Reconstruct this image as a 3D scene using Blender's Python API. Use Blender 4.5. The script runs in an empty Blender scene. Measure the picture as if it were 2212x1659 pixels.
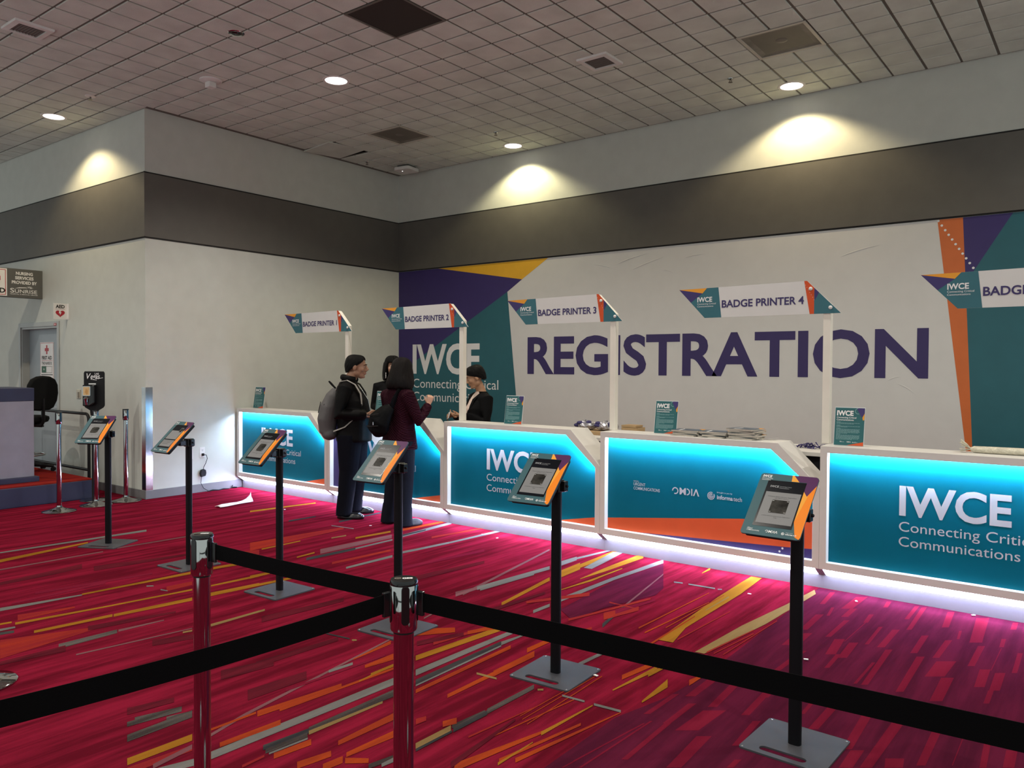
import bpy, math, random
from mathutils import Vector, Matrix, Euler
random.seed(7)
R = math.radians
SC = bpy.context.scene
COL = SC.collection
# ------------------------------------------------------------------ camera, world, exposure
IMW, IMH = 2212, 1659
F_PX, YAW, PITCH, ROLL, CAMH = 1707.356, 0.655452, -0.021102, 0.005468, 1.62
cam_data = bpy.data.cameras.new('camera'); cam = bpy.data.objects.new('camera', cam_data); COL.objects.link(cam)
cam_data.sensor_fit = 'HORIZONTAL'; cam_data.sensor_width = 36.0; cam_data.lens = F_PX / IMW * 36.0
cam_data.clip_start = 0.05; cam_data.clip_end = 200
fw = Vector((-math.sin(YAW) * math.cos(PITCH), math.cos(YAW) * math.cos(PITCH), math.sin(PITCH)))
r0 = fw.cross(Vector((0, 0, 1))).normalized(); u0 = r0.cross(fw)
rr = math.cos(ROLL) * r0 + math.sin(ROLL) * u0; uu = -math.sin(ROLL) * r0 + math.cos(ROLL) * u0
cam.matrix_world = Matrix(((rr.x, uu.x, -fw.x, 0), (rr.y, uu.y, -fw.y, 0), (rr.z, uu.z, -fw.z, CAMH), (0, 0, 0, 1)))
SC.camera = cam
SC.view_settings.view_transform = 'Standard'
try: SC.view_settings.look = 'None'
except Exception: pass
SC.view_settings.gamma = 1.0; SC.view_settings.use_curve_mapping = False
SC.view_settings.exposure = 0.34
W = bpy.data.worlds.new('hall_ambient'); SC.world = W; W.use_nodes = True
W.node_tree.nodes['Background'].inputs[0].default_value = (0.90, 1.0, 0.97, 1)
W.node_tree.nodes['Background'].inputs[1].default_value = 0.55
SPOT_W, LAMP_EMIT, TOE_EMIT, LED_EMIT = 40.0, 3.5, 27.0, 280.0
# ------------------------------------------------------------------ room numbers (metres)
X0, YB, YC, HC, ZT, ZB = -9.308, 9.068, 4.860, 4.691, 3.943, 3.154
CY0, CM = 5.8975, -0.01889            # counter front line: y = CY0 + CM*x
CROT = math.atan(CM)
LEDGE = 1.061
def cfront(x): return CY0 + CM * x
# ------------------------------------------------------------------ helpers
def lin(h):
    h = h.lstrip('#'); out = []
    for i in (0, 2, 4):
        c = int(h[i:i + 2], 16) / 255.0
        out.append(c / 12.92 if c <= 0.04045 else ((c + 0.055) / 1.055) ** 2.4)
    return tuple(out)
MATS = {}
def mat(name, col, rough=0.6, metal=0.0, var=0.06, vscale=6.0, bump=0.0, bscale=80.0, emit=None, estr=0.0, coat=0.0, stretch=None, spec=None):
    if name in MATS: return MATS[name]
    m = bpy.data.materials.new(name); m.use_nodes = True; nt = m.node_tree; N = nt.nodes; L = nt.links
    b = N['Principled BSDF']; b.inputs['Roughness'].default_value = rough; b.inputs['Metallic'].default_value = metal
    if spec is not None: b.inputs['Specular IOR Level'].default_value = spec
    if coat: b.inputs['Coat Weight'].default_value = coat; b.inputs['Coat Roughness'].default_value = 0.08
    tc = N.new('ShaderNodeTexCoord'); mp = N.new('ShaderNodeMapping'); L.new(tc.outputs['Object'], mp.inputs[0])
    if stretch: mp.inputs['Scale'].default_value = stretch
    nz = N.new('ShaderNodeTexNoise'); nz.inputs['Scale'].default_value = vscale; nz.inputs['Detail'].default_value = 4
    L.new(mp.outputs[0], nz.inputs['Vector'])
    rp = N.new('ShaderNodeValToRGB'); rp.color_ramp.elements[0].position = 0.3; rp.color_ramp.elements[1].position = 0.7
    rp.color_ramp.elements[0].color = tuple(max(0, c * (1 - var)) for c in col) + (1,)
    rp.color_ramp.elements[1].color = tuple(min(1, c * (1 + var)) for c in col) + (1,)
    L.new(nz.outputs['Fac'], rp.inputs[0]); L.new(rp.outputs[0], b.inputs['Base Color'])
    if bump:
        n2 = N.new('ShaderNodeTexNoise'); n2.inputs['Scale'].default_value = bscale; n2.inputs['Detail'].default_value = 3
        L.new(mp.outputs[0], n2.inputs['Vector'])
        bp = N.new('ShaderNodeBump'); bp.inputs['Strength'].default_value = bump; bp.inputs['Distance'].default_value = 0.01
        L.new(n2.outputs['Fac'], bp.inputs['Height']); L.new(bp.outputs[0], b.inputs['Normal'])
    if emit:
        b.inputs['Emission Color'].default_value = tuple(emit) + (1,); b.inputs['Emission Strength'].default_value = estr
    MATS[name] = m; return m

class MB:
    def __init__(s): s.v = []; s.f = []; s.m = []
    def add(s, vs, fs, mi=0):
        o = len(s.v); s.v += [tuple(v) for v in vs]; s.f += [tuple(i + o for i in f) for f in fs]
        s.m += (mi if isinstance(mi, list) else [mi] * len(fs)); return s
    def box(s, x0, x1, y0, y1, z0, z1, mi=0, rot=None, piv=(0, 0, 0)):
        vs = [Vector((x, y, z)) for z in (z0, z1) for y in (y0, y1) for x in (x0, x1)]
        if rot is not None: p = Vector(piv); vs = [rot @ (v - p) + p for v in vs]
        return s.add(vs, [(0, 2, 3, 1), (4, 5, 7, 6), (0, 1, 5, 4), (2, 6, 7, 3), (0, 4, 6, 2), (1, 3, 7, 5)], mi)
    def lathe(s, prof, c=(0, 0, 0), n=32, mi=0, axis=None):
        vs = []; fs = []; c = Vector(c); q = axis.to_track_quat('Z', 'Y').to_matrix() if axis is not None else None
        for (r, z) in prof:
            for k in range(n):
                a = 2 * math.pi * k / n; p = Vector((r * math.cos(a), r * math.sin(a), z))
                vs.append((q @ p if q is not None else p) + c)
        for i in range(len(prof) - 1):
            for k in range(n):
                k2 = (k + 1) % n; fs.append((i * n + k, i * n + k2, (i + 1) * n + k2, (i + 1) * n + k))
        fs.append(tuple(range(n - 1, -1, -1))); fs.append(tuple((len(prof) - 1) * n + k for k in range(n)))
        return s.add(vs, fs, mi)
    def cyl(s, p0, p1, r0, r1=None, n=20, mi=0):
        p0 = Vector(p0); p1 = Vector(p1); d = p1 - p0
        return s.lathe([(r0, 0), (r0 if r1 is None else r1, d.length)], p0, n, mi, d)
    def tube(s, path, rad, n=10, mi=0, flat=1.0, up=None):
        path = [Vector(p) for p in path]; m = len(path)
        if not isinstance(rad, (list, tuple)): rad = [rad] * m
        vs = []; fs = []; prev = None
        for i, p in enumerate(path):
            t = (path[min(i + 1, m - 1)] - path[max(i - 1, 0)]).normalized()
            if prev is None:
                a = Vector(up) if up is not None else (Vector((0, 0, 1)) if abs(t.z) < 0.9 else Vector((1, 0, 0)))
            else: a = prev
            b = t.cross(a)
            if b.length < 1e-6: b = t.cross(Vector((0.3, 1, 0.2)))
            b.normalize(); a = b.cross(t).normalized(); prev = a
            for k in range(n):
                g = 2 * math.pi * k / n; vs.append(p + a * (rad[i] * math.cos(g)) * flat + b * (rad[i] * math.sin(g)))
        for i in range(m - 1):
            for k in range(n):
                k2 = (k + 1) % n; fs.append((i * n + k, i * n + k2, (i + 1) * n + k2, (i + 1) * n + k))
        fs.append(tuple(range(n - 1, -1, -1))); fs.append(tuple((m - 1) * n + k for k in range(n)))
        return s.add(vs, fs, mi)
    def ell(s, c, r, nu=16, nv=10, mi=0, rot=None):
        vs = []; fs = []; c = Vector(c)
        for j in range(nv + 1):
            t = math.pi * j / nv
            for i in range(nu):
                a = 2 * math.pi * i / nu
                p = Vector((r[0] * math.sin(t) * math.cos(a), r[1] * math.sin(t) * math.sin(a), r[2] * math.cos(t)))
                vs.append((rot @ p if rot is not None else p) + c)
        for j in range(nv):
            for i in range(nu):
                i2 = (i + 1) % nu; q = (j * nu + i, (j + 1) * nu + i, (j + 1) * nu + i2, j * nu + i2)
                if j == 0: q = (q[0], q[1], q[2])
                elif j == nv - 1: q = (q[0], q[1], q[3])
                fs.append(q)
        return s.add(vs, fs, mi)
    def slices(s, sl, n=24, mi=0):
        """closed loft of horizontal ellipses: (z, cx, cy, rx, ry)"""
        vs = []; fs = []
        for (z, cx, cy, rx, ry) in sl:
            for k in range(n):
                a = 2 * math.pi * k / n; ca, sa = math.cos(a), math.sin(a)
                e = 0.85
                vs.append((cx + rx * math.copysign(abs(ca) ** e, ca), cy + ry * math.copysign(abs(sa) ** e, sa), z))
        m = len(sl)
        for i in range(m - 1):
            for k in range(n):
                k2 = (k + 1) % n; fs.append((i * n + k, i * n + k2, (i + 1) * n + k2, (i + 1) * n + k))
        fs.append(tuple(range(n - 1, -1, -1))); fs.append(tuple((m - 1) * n + k for k in range(n)))
        return s.add(vs, fs, mi)
    def prism(s, poly, fr, d0, d1, mi=0, caps=(True, True), mside=None):
        n = len(poly); vs = [fr.p(a, b, d0) for a, b in poly] + [fr.p(a, b, d1) for a, b in poly]
        fs = [(k, (k + 1) % n, n + (k + 1) % n, n + k) for k in range(n)]; mm = [mi if mside is None else mside] * n
        if caps[0]: fs.append(tuple(range(n - 1, -1, -1))); mm.append(mi)
        if caps[1]: fs.append(tuple(range(n, 2 * n))); mm.append(mi)
        return s.add(vs, fs, mm)
    def flat(s, poly, fr, off, mi=0): return s.add([fr.p(a, b, off) for a, b in poly], [tuple(range(len(poly)))], mi)
    def disc(s, c, r, fr, off, mi=0, n=16):
        return s.flat([(c[0] + r * math.cos(2 * math.pi * k / n), c[1] + r * math.sin(2 * math.pi * k / n)) for k in range(n)], fr, off, mi)
    def ring(s, c, r0, r1, fr, off, mi=0, n=24, a0=0.0, a1=360.0):
        pts = []
        for k in range(n + 1):
            a = R(a0 + (a1 - a0) * k / n)
            pts.append((fr.p(c[0] + r0 * math.cos(a), c[1] + r0 * math.sin(a), off), fr.p(c[0] + r1 * math.cos(a), c[1] + r1 * math.sin(a), off)))
        vs = [q for p in pts for q in p]
        return s.add(vs, [(2 * k, 2 * k + 1, 2 * k + 3, 2 * k + 2) for k in range(n)], mi)
    def text(s, body, fr, x, y, cap, width=None, off=0.001, mi=0, bold=0.0, align='L', shear=0.0):
        """lettering: baseline start (x, y), cap height, optional total width; flat faces lifted `off` along the normal"""
        vs, fs, (xa, xb), ch = glyphs(body, bold, shear)
        sy = cap / ch; sx = sy if width is None else width / (xb - xa)
        w = (xb - xa) * sx; x += {'L': 0, 'C': -w / 2, 'R': -w}[align]
        return s.add([fr.p(x + (v[0] - xa) * sx, y + v[1] * sy, off) for v in vs], fs, mi)
_G = {}
def _raw(body, bold, shear):
    c = bpy.data.curves.new('tmp', 'FONT'); c.body = body; c.offset = bold; c.shear = shear; c.resolution_u = 4; c.dimensions = '2D'; c.fill_mode = 'FRONT'
    o = bpy.data.objects.new('tmp', c); COL.objects.link(o); bpy.context.view_layer.update()
    me = bpy.data.meshes.new_from_object(o.evaluated_get(bpy.context.evaluated_depsgraph_get()))
    vs = [tuple(v.co) for v in me.vertices]; fs = [tuple(p.vertices) for p in me.polygons]
    bpy.data.objects.remove(o); bpy.data.curves.remove(c); bpy.data.meshes.remove(me); return vs, fs
def glyphs(body, bold, shear):
    k = (body, bold, shear)
    if k not in _G:
        vs, fs = _raw(body, bold, shear); hv, _ = _raw('I', bold, 0.0)
        y0 = min(v[1] for v in hv); ch = max(v[1] for v in hv) - y0
        vs = [(v[0], v[1] - y0) for v in vs]
        _G[k] = (vs, fs, (min(v[0] for v in vs), max(v[0] for v in vs)), ch)
    return _G[k]
class Fr:
    """a plane to draw on: origin, u (right), v (up), n (outwards)"""
    def __init__(s, o, u, v): s.o = Vector(o); s.u = Vector(u).normalized(); s.v = Vector(v).normalized(); s.n = s.u.cross(s.v)
    def p(s, a, b, d=0.0): return s.o + s.u * a + s.v * b + s.n * d
XZ = Fr((0, 0, 0), (1, 0, 0), (0, 0, 1))      # normal -y, towards the camera side

def obj(name, mb, mats, parent=None, loc=(0, 0, 0), rz=0.0, smooth=None, bevel=0.0, rot=None):
    me = bpy.data.meshes.new(name); me.from_pydata([tuple(v) for v in mb.v], [], mb.f)
    for m in (mats if isinstance(mats, (list, tuple)) else [mats]): me.materials.append(m)
    me.polygons.foreach_set('material_index', mb.m); me.validate(); me.update()
    if smooth:
        me.polygons.foreach_set('use_smooth', [True] * len(me.polygons))
        me.set_sharp_from_angle(angle=R(smooth))
    o = bpy.data.objects.new(name, me); COL.objects.link(o); o.location = loc
    o.rotation_euler = rot if rot is not None else (0, 0, rz)
    if parent: o.parent = parent
    if bevel:
        b = o.modifiers.new('bevel', 'BEVEL'); b.width = bevel; b.segments = 2; b.limit_method = 'ANGLE'; b.angle_limit = R(50)
    return o
def organic(name, mb, mats, parent=None, voxel=0.008, it=3, matfn=None, loc=(0, 0, 0), rz=0.0):
    """fuse overlapping closed shapes into one continuous surface"""
    me = bpy.data.meshes.new('tmp'); me.from_pydata([tuple(v) for v in mb.v], [], mb.f); me.update()
    t = bpy.data.objects.new('tmp', me); COL.objects.link(t)
    rm = t.modifiers.new('r', 'REMESH'); rm.mode = 'VOXEL'; rm.voxel_size = voxel
    sm = t.modifiers.new('s', 'SMOOTH'); sm.factor = 0.5; sm.iterations = it
    bpy.context.view_layer.update()
    out = bpy.data.meshes.new_from_object(t.evaluated_get(bpy.context.evaluated_depsgraph_get()))
    bpy.data.objects.remove(t); bpy.data.meshes.remove(me); out.name = name; out.materials.clear()
    for m in (mats if isinstance(mats, (list, tuple)) else [mats]): out.materials.append(m)
    out.polygons.foreach_set('use_smooth', [True] * len(out.polygons))
    out.polygons.foreach_set('material_index', [matfn(p.center) if matfn else 0 for p in out.polygons]); out.update()
    o = bpy.data.objects.new(name, out); COL.objects.link(o); o.location = loc; o.rotation_euler = (0, 0, rz)
    if parent: o.parent = parent
    return o
def tag(o, label, cat, group=None, kind=None):
    o['label'] = label; o['category'] = cat
    if group: o['group'] = group
    if kind: o['kind'] = kind
    return o
def thing(name, label, cat, loc=(0, 0, 0), rz=0.0, group=None):
    o = bpy.data.objects.new(name, None); COL.objects.link(o); o.location = loc; o.rotation_euler = (0, 0, rz); o.empty_display_size = 0.1
    return tag(o, label, cat, group)
def struct(o): o['kind'] = 'structure'; return o
def kids(o): return [c for c in bpy.data.objects if c.parent == o]
def dup(o, loc=None, rz=None, label=None, parent=None):
    c = o.copy(); COL.objects.link(c)
    if parent is not None: c.parent = parent
    for ch in kids(o): dup(ch, parent=c)
    if loc is not None: c.location = loc
    if rz is not None: c.rotation_euler = (0, 0, rz)
    if label: c['label'] = label
    return c
def rrect(x0, x1, y0, y1, r, n=5):
    pts = []
    for cx, cy, a0 in ((x1 - r, y1 - r, 0), (x0 + r, y1 - r, 90), (x0 + r, y0 + r, 180), (x1 - r, y0 + r, 270)):
        for k in range(n + 1): a = R(a0 + 90 * k / n); pts.append((cx + r * math.cos(a), cy + r * math.sin(a)))
    return pts
# ------------------------------------------------------------------ materials
m_wall = mat('wall_paint', (0.55, 0.568, 0.525), 0.75, var=0.03, bump=0.12, bscale=220)
m_band = mat('band_paint', (0.115, 0.108, 0.095), 0.7, var=0.05, bump=0.1, bscale=220)
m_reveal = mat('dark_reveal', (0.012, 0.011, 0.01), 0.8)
m_base = mat('vinyl_baseboard', (0.16, 0.16, 0.165), 0.5)
m_tile = mat('ceiling_tile', (0.62, 0.665, 0.61), 0.9, var=0.10, vscale=3, bump=0.35, bscale=140)
m_tbar = mat('ceiling_grid', (0.13, 0.12, 0.10), 0.6)
m_black = mat('black_plastic', (0.010, 0.010, 0.011), 0.45, spec=0.2)
m_blackgl = mat('black_gloss', (0.006, 0.006, 0.007), 0.18)
m_powder = mat('black_powder_coat', (0.006, 0.006, 0.0075), 0.42, bump=0.05, bscale=400, spec=0.12)
m_plate = mat('grey_powder_plate', (0.055, 0.055, 0.063), 0.45, bump=0.04, bscale=400, spec=0.15)
m_chrome = mat('chrome', (0.47, 0.47, 0.465), 0.07, 1.0, var=0.02)
m_steel = mat('brushed_steel', (0.62, 0.62, 0.63), 0.22, 1.0, var=0.05, stretch=(1, 1, 0.05), vscale=40)
m_white = mat('white_laminate', (0.66, 0.64, 0.605), 0.42, var=0.03)
m_cream = mat('cream_painted_wood', (0.78, 0.745, 0.66), 0.5, var=0.03)
m_whitepl = mat('white_plastic', (0.72, 0.71, 0.69), 0.4)
m_print_w = mat('white_print', (0.66, 0.655, 0.64), 0.6, var=0.02, bump=0.10, bscale=5)
m_paper = mat('white_paper', (0.80, 0.79, 0.78), 0.7)
m_teal = mat('teal_print', (0.016, 0.115, 0.145), 0.5, var=0.04)
m_teal2 = mat('backlit_teal_print', (0.0008, 0.118, 0.175), 0.5, var=0.03, spec=0.1)
m_tealg = mat('grey_teal_print', (0.045, 0.105, 0.122), 0.4, var=0.04, spec=0.12)
m_purple = mat('purple_print', (0.036, 0.020, 0.135), 0.5, var=0.04)
m_plum = mat('plum_print', (0.080, 0.020, 0.085), 0.4, var=0.04, spec=0.12)
m_orange = mat('orange_print', (0.62, 0.145, 0.03), 0.5, var=0.04)
m_coral = mat('coral_print', (0.62, 0.095, 0.032), 0.5, var=0.04, spec=0.12)
m_yellow = mat('yellow_print', (0.78, 0.42, 0.02), 0.5, var=0.04)
m_amber = mat('amber_print', (0.78, 0.34, 0.045), 0.45, var=0.04, spec=0.12)
m_ink = mat('dark_purple_ink', (0.034, 0.020, 0.115), 0.5, var=0.03)
m_letter = mat('white_lettering', (0.80, 0.80, 0.80), 0.5, var=0.02)
m_screen = mat('tablet_screen', (0.15, 0.147, 0.145), 0.35, var=0.03, emit=(0.9, 0.9, 0.92), estr=0.05, spec=0.1)
m_screend = mat('tablet_screen_dark', (0.006, 0.007, 0.010), 0.2, var=0.2, spec=0.12)
m_cam = mat('camera_view', (0.028, 0.026, 0.023), 0.4, var=0.7, vscale=30, spec=0.05)
m_toe = mat('led_diffuser', (0.9, 0.9, 0.9), 0.5, emit=(0.62, 0.66, 1.0), estr=TOE_EMIT)
m_led = mat('led_strip_light', (0.9, 0.9, 0.9), 0.5, emit=(0.60, 0.76, 1.0), estr=LED_EMIT)
m_lens = mat('lamp_lens', (0.9, 0.88, 0.85), 0.4, emit=(1.0, 0.93, 0.86), estr=LAMP_EMIT)
m_navy = mat('navy_laminate', (0.020, 0.022, 0.060), 0.45)
m_greylav = mat('grey_lavender_laminate', (0.26, 0.25, 0.31), 0.5)
m_signgrey = mat('sign_grey', (0.10, 0.10, 0.095), 0.5)
m_red = mat('sign_red', (0.42, 0.015, 0.03), 0.5)
m_green = mat('sign_green', (0.01, 0.09, 0.04), 0.5)
m_door = mat('door_paint', (0.30, 0.34, 0.37), 0.45, var=0.03)
m_frame = mat('door_frame_paint', (0.36, 0.37, 0.36), 0.4, var=0.03)
m_card = mat('cardboard', (0.36, 0.24, 0.12), 0.8)
m_belt = mat('black_webbing', (0.0022, 0.0022, 0.0026), 0.8, bump=0.15, bscale=500, spec=0.06)
def carpet_mat(name, c0, c1, fine=0.25):
    """loop pile carpet: streaks that run along the y axis"""
    m = bpy.data.materials.new(name); m.use_nodes = True; N = m.node_tree.nodes; L = m.node_tree.links; b = N['Principled BSDF']
    b.inputs['Roughness'].default_value = 1.0; b.inputs['Specular IOR Level'].default_value = 0.0
    tc = N.new('ShaderNodeTexCoord'); mp = N.new('ShaderNodeMapping'); mp.inputs['Scale'].default_value = (7.0, 0.55, 1); L.new(tc.outputs['Object'], mp.inputs[0])
    nz = N.new('ShaderNodeTexNoise'); nz.inputs['Scale'].default_value = 1.6; nz.inputs['Detail'].default_value = 5; nz.inputs['Roughness'].default_value = 0.6; L.new(mp.outputs[0], nz.inputs['Vector'])
    rp = N.new('ShaderNodeValToRGB'); e = rp.color_ramp.elements; e[0].position = 0.40; e[1].position = 0.62
    e[0].color = c0 + (1,); e[1].color = c1 + (1,); L.new(nz.outputs['Fac'], rp.inputs[0])
    n2 = N.new('ShaderNodeTexNoise'); n2.inputs['Scale'].default_value = 260; n2.inputs['Detail'].default_value = 2; L.new(tc.outputs['Object'], n2.inputs['Vector'])
    mx = N.new('ShaderNodeMix'); mx.data_type = 'RGBA'; mx.blend_type = 'MULTIPLY'; mx.inputs[0].default_value = fine
    L.new(rp.outputs[0], mx.inputs[6]); L.new(n2.outputs['Color'], mx.inputs[7]); L.new(mx.outputs[2], b.inputs['Base Color'])
    bp = N.new('ShaderNodeBump'); bp.inputs['Strength'].default_value = 0.4; bp.inputs['Distance'].default_value = 0.004; L.new(n2.outputs['Fac'], bp.inputs['Height']); L.new(bp.outputs[0], b.inputs['Normal'])
    return m
CARP = {'base': carpet_mat('carpet_crimson', (0.105, 0.0060, 0.0150), (0.225, 0.0105, 0.0310)),
 'g': carpet_mat('carpet_gold', (0.25, 0.105, 0.014), (0.33, 0.14, 0.018)), 't': carpet_mat('carpet_tan', (0.20, 0.125, 0.052), (0.25, 0.16, 0.065)),
 'o': carpet_mat('carpet_orange', (0.26, 0.034, 0.014), (0.36, 0.052, 0.013)), 'r': carpet_mat('carpet_red_orange', (0.22, 0.018, 0.022), (0.29, 0.028, 0.018)),
 'l': carpet_mat('carpet_light_grey', (0.135, 0.128, 0.122), (0.175, 0.167, 0.16)), 'c': carpet_mat('carpet_charcoal', (0.030, 0.030, 0.034), (0.06, 0.055, 0.056)),
 's': carpet_mat('carpet_speckled_grey', (0.065, 0.052, 0.05), (0.17, 0.145, 0.135), 0.8), 'm': carpet_mat('carpet_mauve', (0.155, 0.06, 0.07), (0.20, 0.085, 0.095)),
 'd': carpet_mat('carpet_dark_maroon', (0.072, 0.0095, 0.016), (0.12, 0.012, 0.022)), 'p': carpet_mat('carpet_plum', (0.066, 0.0085, 0.023), (0.105, 0.011, 0.032)),
 'k': carpet_mat('carpet_crimson_block', (0.145, 0.009, 0.025), (0.18, 0.012, 0.031))}
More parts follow.
